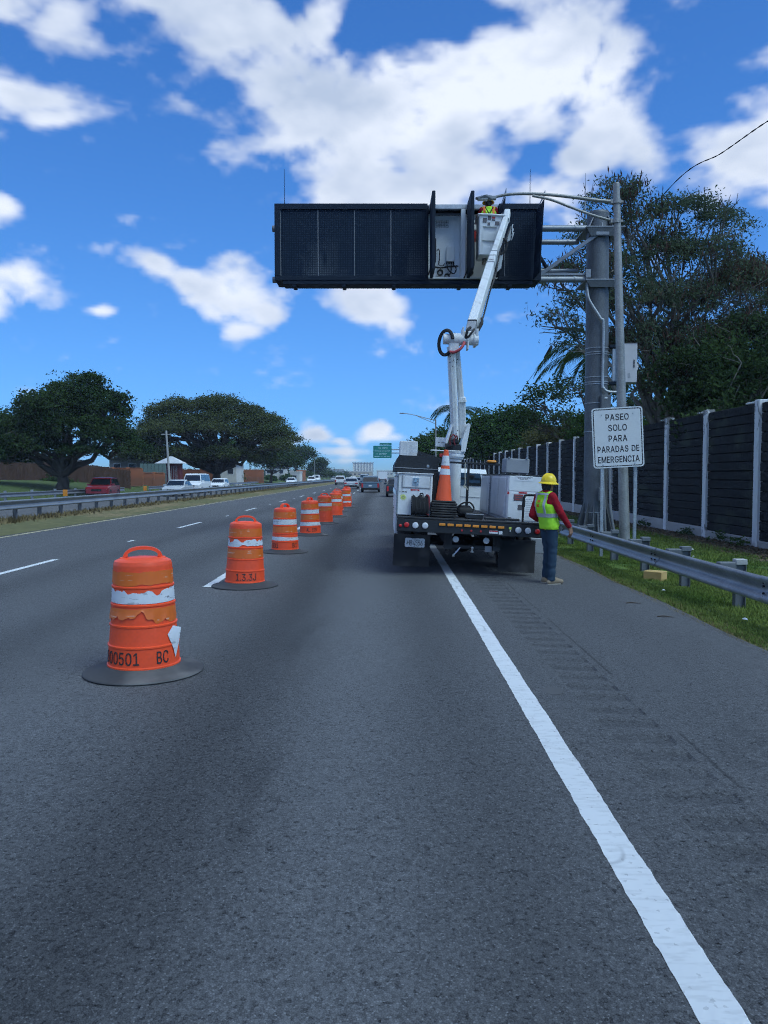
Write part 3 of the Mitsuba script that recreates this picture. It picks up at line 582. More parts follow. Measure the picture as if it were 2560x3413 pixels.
# left utility body
lb = tp('left_body', bx(-1.275, -.70, 12.92, 16.9, .936, 1.63, .012), 'm_white', 30, 'white utility body on the left')
sub(lb, 'rear_door', bx(-1.205, -.748, 12.905, 12.93, 1.402, 1.598, .008), 'm_white2', 30)
sub(lb, 'door_gasket', cat([bx(-1.218, -1.207, 12.912, 12.925, 1.39, 1.61), bx(-.746, -.735, 12.912, 12.925, 1.39, 1.61), bx(-1.207, -.746, 12.912, 12.925, 1.600, 1.61), bx(-1.207, -.746, 12.912, 12.925, 1.39, 1.400)]), 'm_greycab', False)
sub(lb, 'latch', cat([prism(rrect(.105, .125, .012).difference(rrect(.085, .105, .01)), .012, (-.985, 12.893, 1.505)), bx(-1.01, -.955, 12.885, 12.90, 1.49, 1.53, .008), cyl((-.985, 12.90, 1.53), (-.985, 12.88, 1.53), .018), bx(-.975, -.945, 12.888, 12.9, 1.455, 1.49, .004)]), 'm_chrome', 30)
sub(lb, 'latch_pan', prism(rrect(.10, .12, .012), .004, (-.985, 12.901, 1.505)), 'm_steel')
sub(lb, 'red_label', bx(-1.062, -.916, 12.915, 12.921, 1.351, 1.378), 'm_redpaint')
sub(lb, 'red_label_print', scrawl(.10, .014, -.989, 12.914, 1.357, 3), 'm_whitesticker', False)
sub(lb, 'sticker_text', scrawl(.13, .022, -1.182, 12.917, 1.318, 5), 'm_ink', False)
st = [(math.cos(a)*(.062 if k % 2 == 0 else .032), math.sin(a)*(.062 if k % 2 == 0 else .032)) for k, a in enumerate(np.linspace(0, 2*PI, 25)[:-1])]
sub(lb, 'round_sticker', prism(Polygon(st), .004, (-1.182, 12.916, 1.235)), 'm_yellowsticker', False, 'lime star-shaped sticker')
sub(lb, 'round_sticker_print', prism(Point(0, 0).buffer(.022).difference(Point(0, 0).buffer(.013)), .003, (-1.182, 12.9125, 1.235)), 'm_greycab', False)
for k in range(5):
    y = 12.98+.78*k; sub(lb, 'side_door', bx(-1.292, -1.276, y+.015, y+.765, .96, 1.60, .006), 'm_white', 30)
    sub(lb, 'door_handle', bx(-1.315, -1.292, y+.33, y+.45, 1.24, 1.34, .01), 'm_chrome')
sub(lb, 'hinge', cyl((-1.285, 12.915, .95), (-1.285, 12.915, 1.60), .012), 'm_steel'); sub(lb, 'drip_rail', bx(-1.30, -.69, 12.90, 16.9, 1.632, 1.652, .004), 'm_white2')
sub(lb, 'corner_latch', cat([bx(-1.31, -1.27, 12.87, 12.95, 1.57, 1.63, .01), cyl((-1.34, 12.9, 1.57), (-1.27, 12.9, 1.63), .012)]), 'm_steel')
tp('inner_wall', bx(-.70, -.60, 13.0, 16.9, .93, 1.68, .01), 'm_matteblack')
# cable coil hanging on the left body
ms = []
for k in range(13):
    x = -1.03 + .022*k; w = .05+.012*math.sin(k*2.3); ms.append(tube(spline([(x, 12.90, 1.23+.02*math.sin(k*1.7)), (x-.008, 12.84-w*.3, 1.255+.02*math.sin(k*1.3)), (x, 12.80, 1.20), (x+.006, 12.79-w*.2, 1.08), (x, 12.80, .975+.012*(k % 3)), (x+.004, 12.88, .965), (x, 12.91, 1.08), (x, 12.90, 1.23)], 4), .0125, 7))
cc = thing('cable_coil', 'black coiled cable hung on the rear of the white utility body', 'cable'); part(cc, 'loops', cat(ms), 'm_rubber', 40, tw=TM)
part(cc, 'hanger', cat([bx(-.90, -.87, 12.85, 12.92, 1.20, 1.29), tube(spline([(-.905, 12.90, 1.26), (-.90, 12.83, 1.31), (-.86, 12.83, 1.31), (-.85, 12.90, 1.26)]), .011, 7)]), 'm_black', 40, tw=TM)
part(cc, 'red_cable', tube(spline([(-.80, 12.88, 1.24), (-.79, 12.82, 1.29), (-.755, 12.80, 1.25), (-.75, 12.79, 1.1), (-.77, 12.80, .99), (-.74, 12.80, .96)]), .016, 8), mat('m_redhose', (.20, .025, .03), .6), 40, 'dark red cable loop', TM)
# black tool rack and boxes above the left body
tr = tp('tool_rack', prism([(-1.345, 1.66), (-1.345, 1.80), (-1.275, 1.945), (-.66, 1.945), (-.60, 1.90), (-.60, 1.66)], 2.9, (0, 13.2, 0)), 'm_black', 30, 'black covered rack above the left body')
sub(tr, 'strap', bx(-1.35, -.59, 13.185, 13.21, 1.725, 1.735), 'm_greycab'); sub(tr, 'buckle', bx(-.80, -.755, 13.175, 13.20, 1.755, 1.80, .005), 'm_steel')
tp('rack_arm', hull([(-.95, 13.6, 1.95), (-.95, 13.65, 2.05), (-.35, 15.6, 1.98), (-.35, 15.65, 1.90), (-.95, 13.9, 1.95), (-.35, 15.9, 1.90)]), 'm_black')
tp('red_flag', cat([bx(-.40, -.28, 15.9, 15.93, 2.02, 2.09, .01), bx(-.33, -.22, 15.85, 15.88, 2.06, 2.12, .01)]), 'm_redpaint'); tp('control_bar', cyl((-.60, 15.6, 2.14), (.10, 16.2, 2.17), .013), 'm_white2')
wb = thing('storage_box', 'plain white box on top of the black rack at the left of the truck', 'box')
part(wb, 'shell', bx(-1.262, -.940, 13.9, 14.5, 1.948, 2.222, .012), 'm_white2', 30, tw=TM); part(wb, 'handle', tube(spline([(-1.14, 13.95, 2.222), (-1.13, 13.95, 2.24), (-1.07, 13.95, 2.24), (-1.06, 13.95, 2.222)]), .007, 6), 'm_steel', tw=TM)
gb = thing('storage_box', 'grey metal box on top of the right utility body', 'box')
part(gb, 'shell', bx(.667, 1.088, 13.9, 14.4, 1.745, 2.005, .012), 'm_greycab', 30, tw=TM); part(gb, 'hinge', cat([bx(.70, .73, 13.88, 13.93, 2.0, 2.03, .004), bx(1.02, 1.05, 13.88, 13.93, 2.0, 2.03, .004)]), 'm_steel', tw=TM, stuff=True)
# right utility body
rb = tp('right_body', cat([bx(.575, 1.175, 13.0, 16.6, .90, 1.695, .012)]), 'm_white', 30, 'white utility body on the right')
sub(rb, 'lid', bx(.565, 1.185, 12.985, 16.62, 1.697, 1.716, .004), 'm_black'); sub(rb, 'rear_panel', bx(.592, 1.160, 12.986, 13.002, .935, 1.418, .006), 'm_white', 30); sub(rb, 'upper_panel', bx(.592, 1.160, 12.986, 13.002, 1.432, 1.685, .006), 'm_white', 30)
sub(rb, 'notice', bx(.698, .994, 12.980, 12.987, 1.608, 1.692), 'm_whitesticker'); sub(rb, 'notice_print', cat([bx(.71, .98, 12.978, 12.981, 1.664, 1.672), bx(.74, .95, 12.978, 12.981, 1.646, 1.654), bx(.77, .92, 12.978, 12.981, 1.626, 1.634)]), 'm_darksticker', False, stuff=True)
sub(rb, 'red_label', bx(.765, .904, 12.979, 12.987, 1.395, 1.420), 'm_redpaint'); sub(rb, 'red_label', bx(.572, .604, 12.979, 12.987, 1.374, 1.416), 'm_redpaint')
sub(rb, 'dark_label', bx(.682, .843, 12.981, 12.987, 1.266, 1.378), 'm_darksticker'); sub(rb, 'dark_label_print', cat([bx(.69, .835, 12.979, 12.982, 1.36, 1.372), bx(.70, .78, 12.979, 12.982, 1.29, 1.30), bx(.70, .82, 12.979, 12.982, 1.325, 1.335)]), 'm_redpaint', False, stuff=True)
sub(rb, 'dark_label', bx(.761, .852, 12.981, 12.987, 1.113, 1.202), 'm_darksticker'); sub(rb, 'paper_notice', bx(.875, 1.081, 12.982, 12.987, 1.02, 1.33), 'm_whitesticker')
sub(rb, 'paper_print', cat([bx(.89, .89+.10+.08*((k*7) % 3)/2, 12.9805, 12.983, 1.30-.035*k, 1.306-.035*k) for k in range(8)]), 'm_greycab', False, stuff=True)
sub(rb, 'label_text', cat([bx(.60, .66, 12.981, 12.987, .97, .985), bx(.60, .65, 12.981, 12.987, .945, .957)]), 'm_ink', stuff=True)
for k in range(3): sub(rb, 'inner_door', bx(.556, .574, 13.15+1.12*k, 14.2+1.12*k, .97, 1.66, .006), 'm_white', 30)
sub(rb, 'upright', bx(.535, .556, 14.9, 14.98, .93, 1.69, .006), 'm_greycab')
# tubular rail at the right rear corner
tp('hand_rail', cat([tube(spline([(.805, 12.70, .92), (.805, 12.70, 1.30), (.815, 12.70, 1.345), (.85, 12.70, 1.375), (1.10, 12.70, 1.383), (1.14, 12.70, 1.365), (1.163, 12.70, 1.325), (1.165, 12.70, .92)], 6), .018, 10), tube([(.805, 12.70, 1.18), (.805, 12.70, 1.30)], .026, 10)]), 'm_matteblack', 40)
# things on the deck
cs = thing('cone_stack', 'stack of black square rubber cone bases under the big orange cone', 'cone bases')
for k in range(6):
    z = .945 + .040*k; o = .006*math.sin(k*2.1); part(cs, 'base', rot(bx(-.717+o, -.277+o, 12.75, 13.19, z, z+.034, .012), 1.5*math.sin(k*1.7), [0, 0, 1], (-.497, 12.97, z)), 'm_rubber', 30, tw=TM)
co = thing('traffic_cone', 'tall orange cone with two white collars on the truck deck', 'traffic cone')
def cone_seg(z0, z1, off=0.0, n=40): 
    r = lambda z: .140 + (.040-.140)*(z-1.186)/(2.05-1.186) + off
    return mv(lathe([(r(z0)-.004, z0), (r(z0), z0+.001)] + [(r(z), z) for z in np.linspace(z0, z1, 6)[1:-1]] + [(r(z1), z1-.001), (r(z1)-.004, z1)], n), -.498, 12.97, 0)
mat('m_cone', dirty((.80, .10, .025), .15, 3, (.40, .07, .03)), .45)
part(co, 'body', cat([cone_seg(1.186, 2.04), mv(lathe([(.040, 2.035), (.042, 2.05), (.034, 2.062), (.020, 2.064), (.018, 2.04)], 24), -.498, 12.97, 0)]), 'm_cone', 40, tw=TM)
part(co, 'collar', cone_seg(1.645, 1.745, .0035), 'm_sheetw', 40, tw=TM); part(co, 'collar', cone_seg(1.800, 1.965, .0035), 'm_sheetw', 40, tw=TM); part(co, 'base', bx(-.70, -.30, 12.77, 13.17, 1.186, 1.212, .01), 'm_rubber', tw=TM)
bg = thing('tool_bag', 'slumped black tool bag on the deck behind the cone', 'bag')
part(bg, 'bag', bx(-.24, .05, 13.25, 13.6, .93, 1.13, .06), 'm_rubber', 60, tw=TM); part(bg, 'strap', tube(spline([(-.22, 13.3, 1.08), (-.15, 13.27, 1.17), (-.02, 13.27, 1.19), (.06, 13.3, 1.10), (.02, 13.28, 1.02)], 5), .014, 7), 'm_matteblack', tw=TM)
cr = thing('crate', 'low black crate on the deck near the tail bar', 'crate')
part(cr, 'side', cat([bx(-.10, .17, 12.88, 12.90, .935, 1.02, .004), bx(-.10, .17, 13.18, 13.20, .935, 1.02, .004)]), 'm_black', tw=TM, stuff=True); part(cr, 'bottom', bx(-.10, .17, 12.9, 13.18, .935, .95), 'm_black', tw=TM); part(cr, 'rim', bx(-.11, .18, 12.875, 12.90, 1.0, 1.015, .004), 'm_greycab', tw=TM)
bo = thing('metal_channel', 'dark steel channel lying on the deck at the right', 'steel channel'); part(bo, 'channel', bx(.18, .76, 12.72, 12.82, .936, .975, .008), 'm_black', tw=TM)
# cab
cab = tp('cab', cat([hull([(sx*(.95-.10*(z > 1.6)), y, z) for sx in (-1, 1) for y, z in ((17.8, .62), (17.8, 1.40), (17.84, 1.74), (18.0, 1.84), (19.0, 1.84), (19.35, 1.40), (19.5, 1.38), (19.5, .62))]), hull([(sx*.92, y, z) for sx in (-1, 1) for y, z in ((19.5, .62), (19.5, 1.36), (20.7, 1.22), (20.85, 1.1), (20.85, .62))])]), 'm_white', 25)
sub(cab, 'rear_window', hull([(sx*w, y, z) for sx in (-1, 1) for w, y, z in ((.76, 17.785, 1.45), (.70, 17.81, 1.74), (.76, 17.80, 1.45), (.70, 17.83, 1.74))]), 'm_glass', 20)
sub(cab, 'side_window', bx(-.96, -.945, 18.1, 18.9, 1.38, 1.70), 'm_glass'); sub(cab, 'side_window', bx(.945, .96, 18.1, 18.9, 1.38, 1.70), 'm_glass')
sub(cab, 'mirror', bx(1.05, 1.22, 19.3, 19.4, 1.35, 1.65, .02), 'm_black'); sub(cab, 'mirror', bx(-1.22, -1.05, 19.3, 19.4, 1.35, 1.65, .02), 'm_black'); sub(cab, 'panel_seam', bx(-.9, .9, 17.79, 17.802, 1.18, 1.19), 'm_greycab')
tp('front_bumper', bx(-1.0, 1.0, 20.85, 21.0, .45, .75, .02), 'm_steel')
tp('headache_bar', cat([bx(-.9, .99, 15.95, 16.05, 1.905, 1.945, .005), bx(.20, .25, 15.98, 16.03, .92, 1.905), bx(.93, .98, 15.98, 16.03, 1.70, 1.905)]), 'm_black')
be = tp('beacon', bx(.593, .786, 15.92, 16.08, 1.955, 2.012, .02), 'm_amber', 50, 'amber beacon on the cross bar'); sub(be, 'base', bx(.61, .77, 15.94, 16.06, 1.944, 1.957), 'm_matteblack')
rp = thing('rope', 'pale rope hanging with a loop beside the pedestal', 'rope'); part(rp, 'rope', tube(spline([(.145, 15.94, 1.93), (.15, 15.93, 1.7), (.16, 15.92, 1.50), (.13, 15.92, 1.44), (.19, 15.92, 1.42), (.22, 15.92, 1.38), (.165, 15.92, 1.45), (.16, 15.92, 1.40)], 6), .009, 6), 'm_rope', tw=TM)
# pedestal, turret and lower boom
pd = tp('pedestal', cat([mv(lathe([(.20, .93), (.20, .97), (.135, .975), (.132, 1.5), (.128, 2.0), (.165, 2.03), (.165, 2.06), (.185, 2.062), (.185, 2.10), (.175, 2.105), (.175, 2.14), (.19, 2.145), (.19, 2.175), (0, 2.178)], 40), 0, 16.6, 0)]), 'm_white', 40, 'white round boom pedestal')
sub(pd, 'bolts', cat([mv(trimesh.creation.cylinder(.012, .02, sections=6), .172*math.cos(a), 16.6+.172*math.sin(a), .98) for a in np.linspace(0, 2*PI, 13)[:-1]]), 'm_steel', False, stuff=True)
tu = tp('turret', cat([bx(-.215, .075, 16.40, 16.85, 2.180, 2.33, .02), cyl((-.24, 16.45, 2.26), (-.10, 16.42, 2.30), .07), bx(-.16, .03, 16.38, 16.5, 2.33, 2.44, .03)]), 'm_black', 30, 'dark slewing gear and valves')
sub(tu, 'hose', cat([tube(spline([(-.15, 16.37, 2.30), (-.17, 16.33, 2.42), (-.10, 16.34, 2.52), (-.04, 16.40, 2.46)]), .014, 7), tube(spline([(-.05, 16.36, 2.30), (-.08, 16.33, 2.40), (-.03, 16.33, 2.50), (.0, 16.42, 2.44)]), .014, 7)]), 'm_redhose', stuff=True)
tp('turret_plate', prism([(.092, 2.176), (.188, 2.176), (.262, 2.75), (.215, 2.79), (.088, 2.35)], .50, (0, 16.42, 0)), 'm_white', 20)
tp('turret_plate', prism([(-.25, 2.36), (-.215, 2.30), (-.115, 2.70), (-.135, 2.755)], .50, (0, 16.42, 0)), 'm_white', 20)
tp('turret_panel', bx(-.445, -.21, 16.7, 16.74, 2.262, 2.465, .01), 'm_white', 30, 'white panel beside the turret'); tp('panel_print', scrawl(.14, .028, -.32, 16.697, 2.345, 8), 'm_darksticker', False)
def beam(p0, p1, w0, h0, w1, h1, b=.015, up=(0, 0, 1)):
    p0, p1 = np.array(p0, float), np.array(p1, float); d = unit(p1-p0); s = unit(np.cross(d, up)); u = np.cross(s, d); P = []
    for p, w, h in ((p0, w0, h0), (p1, w1, h1)):
        for sx in (-1, 1):
            for su in (-1, 1):
                P += [p+s*sx*(w/2-b)+u*su*h/2, p+s*sx*w/2+u*su*(h/2-b)]
    return hull(P)
tp('lower_boom', beam((-.03, 16.62, 2.40), (-.255, 16.25, 4.34), .150, .24, .165, .24, .045, (0, -1, .2)), 'm_white', 25, 'white lower boom')
tp('lower_link', cat([beam((.128, 16.80, 2.50), (.066, 16.62, 3.27), .165, .22, .150, .20, .03, (0, -1, .2)), beam((.052, 16.60, 3.27), (-.130, 16.36, 4.32), .125, .16, .115, .16, .03, (0, -1, .2))]), 'm_white2', 25, 'levelling link of the lower boom')
tp('link_collar', beam((.072, 16.60, 3.25), (.062, 16.58, 3.34), .17, .22, .14, .2, .02, (0, -1, .2)), 'm_white', 25)
tp('boom_bolts', cat([mv(rot(trimesh.creation.cylinder(.011, .02, sections=6), 90, [1, 0, 0]), x, y, z) for x, y, z in [(-.03, 16.47, 2.55), (.0, 16.48, 2.62), (-.05, 16.46, 2.66), (-.27, 16.13, 4.0), (-.20, 16.14, 4.05), (-.27, 16.12, 4.12), (-.21, 16.13, 3.92), (-.12, 16.30, 4.02), (-.10, 16.31, 4.10)]]), 'm_matteblack', False, stuff=True)
# elbow
el = tp('elbow', cat([cyl((-.43, 16.2, 4.485), (.30, 16.2, 4.495), .108, n=28), cyl((-.31, 16.2, 4.485), (-.075, 16.2, 4.487), .132, n=28), cyl((-.13, 16.2, 4.487), (-.06, 16.2, 4.487), .11), cyl((.06, 16.2, 4.49), (.09, 16.2, 4.49), .128, n=28), cyl((.20, 16.2, 4.49), (.225, 16.2, 4.49), .136, n=28), bx(-.31, -.10, 16.1, 16.3, 4.22, 4.45, .02), bx(.065, .10, 16.08, 16.32, 4.28, 4.46, .01)]), 'm_white2', 35, 'grey-white elbow gearbox')
hose_r = [(-.375+.15*math.cos(a)*.9, 16.18-.14*math.cos(a), 4.41+.255*math.sin(a)) for a in np.linspace(.25, 2*PI-.9, 26)]
sub(el, 'hose_loop', tube(hose_r, .036, 12), 'm_rubber', 50, 'thick black hose loop'); sub(el, 'red_hose', tube(spline([hose_r[-1], (-.20, 16.05, 4.20), (-.09, 16.02, 4.26), (-.02, 16.05, 4.36), (.0, 16.1, 4.42)]), .030, 10), mat('m_redhose2', (.42, .06, .07), .6), 50)
sub(el, 'bolts', cat([cyl((-.42, 16.2+.06*math.cos(a), 4.485+.06*math.sin(a)), (-.405, 16.2+.06*math.cos(a), 4.485+.06*math.sin(a)), .012, n=6) for a in np.linspace(0, 6, 7)] + [cyl((-.2, 16.2, 4.6), (-.2, 16.2, 4.63), .01)]), 'm_steel', False, stuff=True)
tp('elbow_bracket', cat([bx(-.045, -.015, 16.12, 16.5, 4.48, 4.75, .01), bx(.235, .29, 16.12, 16.6, 4.40, 4.72, .01), bx(.0, .22, 16.3, 16.6, 4.58, 4.70, .02)]), 'm_white2', 30); tp('elbow_hoses', cat([tube(spline([(.02, 16.12, 4.5), (.05, 16.05, 4.66), (.12, 16.2, 4.75)]), .03, 8), tube(spline([(.05, 16.1, 4.5), (.14, 16.04, 4.62), (.2, 16.2, 4.72)]), .022, 8)]), 'm_rubber', 40, stuff=True)
# upper boom
U0, U1, U2 = np.array([.17, 16.62, 4.72]), np.array([.90, 19.10, 7.12]), np.array([1.255, 19.95, 8.26])
dU = unit(U1-U0); q = lambda t: U0+dU*t; L1 = np.linalg.norm(U1-U0)
ub = tp('upper_boom', beam(q(.30), q(L1-.62), .20, .29, .185, .25), 'm_white', 25, 'white upper boom')
sub(ub, 'root', beam(q(-.05), q(.26), .18, .24, .20, .27), 'm_greycab', 25); sub(ub, 'black_band', beam(q(.262), q(.30), .204, .294, .204, .294), 'm_black', 25); sub(ub, 'collar', beam(q(L1-.618), q(L1), .172, .235, .165, .225), 'm_white', 25)
sub(ub, 'collar_rings', cat([beam(q(L1-.63), q(L1-.60), .20, .265, .20, .265), beam(q(L1-.28), q(L1-.25), .18, .245, .18, .245), beam(q(L1-.05), q(L1-.02), .18, .24, .18, .24)]), 'm_greycab', 25, stuff=True)
sub(ub, 'boom_tip', beam(U1+dU*.002, U2, .145, .20, .135, .18, .02), 'm_white', 25); sub(ub, 'tip_head', beam(U2+np.array([.0, -.02, -.04]), U2+np.array([.042, .12, .235]), .165, .20, .15, .18, .03), 'm_white', 30)
sub(ub, 'side_brackets', cat([hull([U1+np.array([.10, 0, -.05]), U1+np.array([.22, 0, .05]), U1+np.array([.20, .1, -.30]), U1+np.array([.06, .05, -.45]), U1+np.array([.1, .15, -.05])]), hull([U2+np.array([.08, 0, -.25]), U2+np.array([.15, 0, -.15]), U2+np.array([.15, .05, -.50]), U2+np.array([.07, .05, -.55])])]), 'm_white2', 20, stuff=True)
sub(ub, 'hoses', cat([tube(spline([q(.2)+[.14, 0, 0], q(.8)+[.16, 0, -.05], q(1.8)+[.15, 0, -.03], q(2.6)+[.16, 0, -.06], U1+[.14, 0, .1], U1+[.26, .05, .35], U2+[.12, 0, -.2]], 6), .020, 7), tube(spline([U1+[.16, 0, .0], U1+[.26, 0, .10], U1+[.30, .0, .28], U1+[.20, .0, .40]], 6), .026, 7), tube(spline([q(.1)+[.15, 0, .0], q(.3)+[.20, 0, .06], q(.5)+[.16, 0, .05]], 5), .03, 7)]), 'm_rubber', 40, stuff=True)
sub(ub, 'rags', cat([hull([U2+np.array([.16+.02*k, -.03, -.12-.1*k]), U2+np.array([.19+.02*k, -.03, -.12-.1*k]), U2+np.array([.17, -.02, -.34-.1*k]), U2+np.array([.165, 0, -.3-.1*k])]) for k in range(3)]), 'm_whitesticker', 30, stuff=True)
sub(ub, 'boom_print', beam(q(L1-.52)+np.array([-.01, -.075, .095]), q(L1-.50)+np.array([-.01, -.075, .095]), .10, .004, .10, .004, .001), 'm_darksticker', False)
# bucket
bz0, bz1 = 7.34, 8.36
def tub(y0=19.92, y1=20.62):
    o = lambda x0, x1, ya, yb, z: [(x0, ya, z), (x1, ya, z), (x1, yb, z), (x0, yb, z)]
    outer = m3.Manifold.hull_points(np.array(bx(.612, 1.112, y0+.04, y1-.04, bz0, bz0+.05, .02).vertices.tolist() + bx(.572, 1.165, y0, y1, bz1-.06, bz1, .02).vertices.tolist()))
    inner = m3.Manifold.hull_points(np.array(bx(.64, 1.085, y0+.13, y1-.065, bz0+.05, bz0+.1, .02).vertices.tolist() + bx(.60, 1.137, y0+.10, y1-.028, bz1-.02, bz1+.1, .01).vertices.tolist()))
    lip = m3.Manifold.hull_points(np.array(bx(.525, 1.235, y0-.05, y1+.05, bz1-.045, bz1, .015).vertices))
    m = (outer + lip) - inner
    for zc in (7.97, 7.62):
        cut = prism(Polygon([(.68, zc+.075), (1.03, zc+.075), (.965, zc-.07), (.745, zc-.07)]).buffer(.012), .115, (0, y0-.04, 0)); m = m - m3.Manifold(m3.Mesh(np.array(cut.vertices, np.float32), np.array(cut.faces, np.uint32)))
    mm = m.to_mesh(); return trimesh.Trimesh(mm.vert_properties[:, :3], mm.tri_verts)
bk = tp('bucket', tub(), 'm_white', 25, 'white fibreglass bucket at the boom tip')
for x, z, w, h, mt in [(.715, 8.20, .10, .115, 'm_darksticker'), (.832, 8.265, .085, .11, 'm_darksticker'), (.935, 8.275, .08, .05, 'm_redpaint'), (.935, 8.215, .08, .04, 'm_darksticker'), (.822, 8.115, .065, .075, 'm_darksticker'), (1.035, 8.14, .11, .095, 'm_darksticker')]:
    sub(bk, 'sticker', rot(bx(x-w/2, x+w/2, 19.916+(8.36-z)*.04-.006, 19.916+(8.36-z)*.04+.01, z-h/2, z+h/2), -2.3, [1, 0, 0], (x, 19.916+(8.36-z)*.04, z)), mt, False)
sub(bk, 'control_box', bx(1.12, 1.25, 20.0, 20.3, 8.20, 8.42, .02), 'm_greycab'); sub(bk, 'bracket', cat([bx(1.13, 1.25, 20.02, 20.2, 7.8, 8.15, .02), cyl((1.1, 20.1, 8.05), (1.3, 20.08, 8.2), .06)]), 'm_white2')
# ---------------------------------------------------------------- overhead message sign on its cantilever
mat('m_vmsframe', dirty((.007, .015, .030), .3, 2.5, (.024, .032, .045)), .6, spec=.2)
def c_mesh(p, n, uv):
    u, w = p.x/.047, p.z/.047; fu, fw = u-dr.floor(u)-.5, w-dr.floor(w)-.5
    dot = smoothstep(.30, .20, dr.sqrt(fu*fu+fw*fw)); r = cell_rand(dr.floor(u), dr.floor(w))
    smear = smoothstep(.52, .72, fbm(p.x*2.2, p.z*.8, 4, 4))*smoothstep(8.3, 7.1, p.z) + .7*smoothstep(.58, .7, fbm(p.x*3.1, p.z*5, 1, 3))*smoothstep(7.25, 7.05, p.z)
    base = mix((.005, .013, .028), (.024, .047, .082), dot*(.45+.5*r)); return mix(base, (.15, .17, .19), smear*(.10+.50*dot))
mat('m_vmsmesh', c_mesh, .7, spec=.15)
mat('m_vmsinside', dirty((.80, .81, .82), .14, 1.6, (.38, .37, .36), .08), .5)
vm = thing('message_sign', 'black overhead message sign with two open service doors', 'message sign')
def vp(n, m, mt, sm=30, lab=None, stuff=False): return part(vm, n, m, mt, sm, lab, stuff=stuff)
def section(x0, x1, seams, nm):
    fr = cat([bx(x0, x1, 20.97, 21.10, 8.785, 8.94, .008), bx(x0, x1, 20.97, 21.10, 6.91, 7.025, .008), bx(x0, x0+.15, 20.97, 21.10, 7.027, 8.783, .008), bx(x1-.13 if nm else x1-.04, x1, 20.97, 21.10, 7.027, 8.783, .008)])
    vp('frame', fr, 'm_vmsframe')
    e = [x0+.15] + seams + [x1-.13 if nm else x1-.04]
    for a, b in zip(e[:-1], e[1:]): vp('mesh_panel', bx(a+.008, b-.008, 21.015, 21.04, 7.03, 8.78), 'm_vmsmesh', False)
    for s in [e[0]+.012]+seams: vp('seam_strip', bx(s-.006, s+.006, 21.008, 21.02, 7.03, 8.78), 'm_greycab', False)
section(-2.94, 1.17, [-1.774, -.787, .186], 0); section(3.08, 4.225, [], 1)
vp('case', cat([bx(-2.93, 4.215, 21.75, 21.80, 6.92, 8.93), bx(-2.93, 4.215, 21.10, 21.75, 8.90, 8.935), bx(-2.93, 4.215, 21.10, 21.75, 6.915, 6.95), bx(-2.93, -2.90, 21.10, 21.75, 6.95, 8.90), bx(4.185, 4.215, 21.10, 21.75, 6.95, 8.90), bx(1.17, 1.20, 21.10, 21.75, 6.95, 8.90), bx(3.05, 3.08, 21.10, 21.75, 6.95, 8.90)]), 'm_vmsframe', False)
vp('tray', bx(-2.72, 4.0, 20.99, 21.5, 6.81, 6.908, .006), 'm_vmsframe')
for x in (-2.42, -1.08, .27, 2.04, 3.39): vp('bracket', bx(x-.05, x+.05, 21.0, 21.4, 6.745, 6.812, .006), 'm_vmsframe')
# opened bays
vp('bay_top', bx(1.20, 3.05, 20.98, 21.10, 8.80, 8.92, .006), 'm_galv'); vp('bay_sill', bx(1.20, 3.05, 20.975, 21.74, 6.952, 6.99, .004), 'm_vmsinside')
vp('bay_post', bx(2.07, 2.19, 20.98, 21.70, 6.992, 8.798, .006), 'm_vmsinside', 30, 'white post between the open bays')
for x0, x1 in ((1.20, 2.07), (2.19, 3.05)): vp('bay_back', bx(x0+.002, x1-.002, 21.40, 21.48, 6.992, 8.798), 'm_vmsinside', False)
vp('bay_beam', bx(1.24, 2.06, 21.04, 21.1, 8.66, 8.70), 'm_vmsframe')
vp('grille', cat([bx(1.42+.045*i, 1.45+.045*i, 21.39, 21.402, 8.44+.04*j, 8.462+.04*j) for i in range(8) for j in range(5)]), 'm_darksticker', False, stuff=True)
vp('control_box', cat([bx(1.70, 1.93, 21.3, 21.4, 7.50, 7.90, .01), bx(1.71, 1.92, 21.293, 21.302, 7.86, 7.872)]), 'm_whitesticker')
vp('cable_gland', cat([cyl((1.72+.06*k, 21.34, 7.44), (1.72+.06*k, 21.34, 7.50), .018) for k in range(4)]), 'm_matteblack', stuff=True)
vp('wiring', cat([tube(spline([(1.40, 21.34, 7.36), (1.55, 21.32, 7.33), (1.75, 21.32, 7.36), (2.03, 21.32, 7.38)]), .022, 7), tube(spline([(1.72, 21.34, 7.45), (1.75, 21.29, 7.28), (1.90, 21.27, 7.16), (1.97, 21.29, 7.30), (1.88, 21.34, 7.44)]), .016, 7), tube(spline([(1.44, 21.36, 7.80), (1.50, 21.32, 7.82), (1.52, 21.32, 7.6), (1.50, 21.32, 7.42), (1.60, 21.3, 7.38), (1.66, 21.32, 7.45)]), .012, 6), tube(spline([(1.84, 21.34, 7.45), (1.83, 21.29, 7.22), (1.76, 21.26, 7.1)]), .014, 6)]), 'm_matteblack', 40, stuff=True)
vp('door_stay', bx(1.35, 1.385, 20.74, 20.84, 7.35, 7.95), 'm_matteblack')
for x, z, r in ((1.53, 7.19, .085), (1.72, 7.09, .075), (2.36, 7.18, .075)):
    f = vp('fan', mv(rot(lathe([(r*.55, 0), (r*.62, .05), (r, .06), (r, -.02), (r*.55, -.02)], 24), 90, [1, 0, 0]), x, 21.3, z), 'm_matteblack', 40); sub(f, 'hub', disc((x, 21.27, z), r*.32, .05), 'm_greycab')
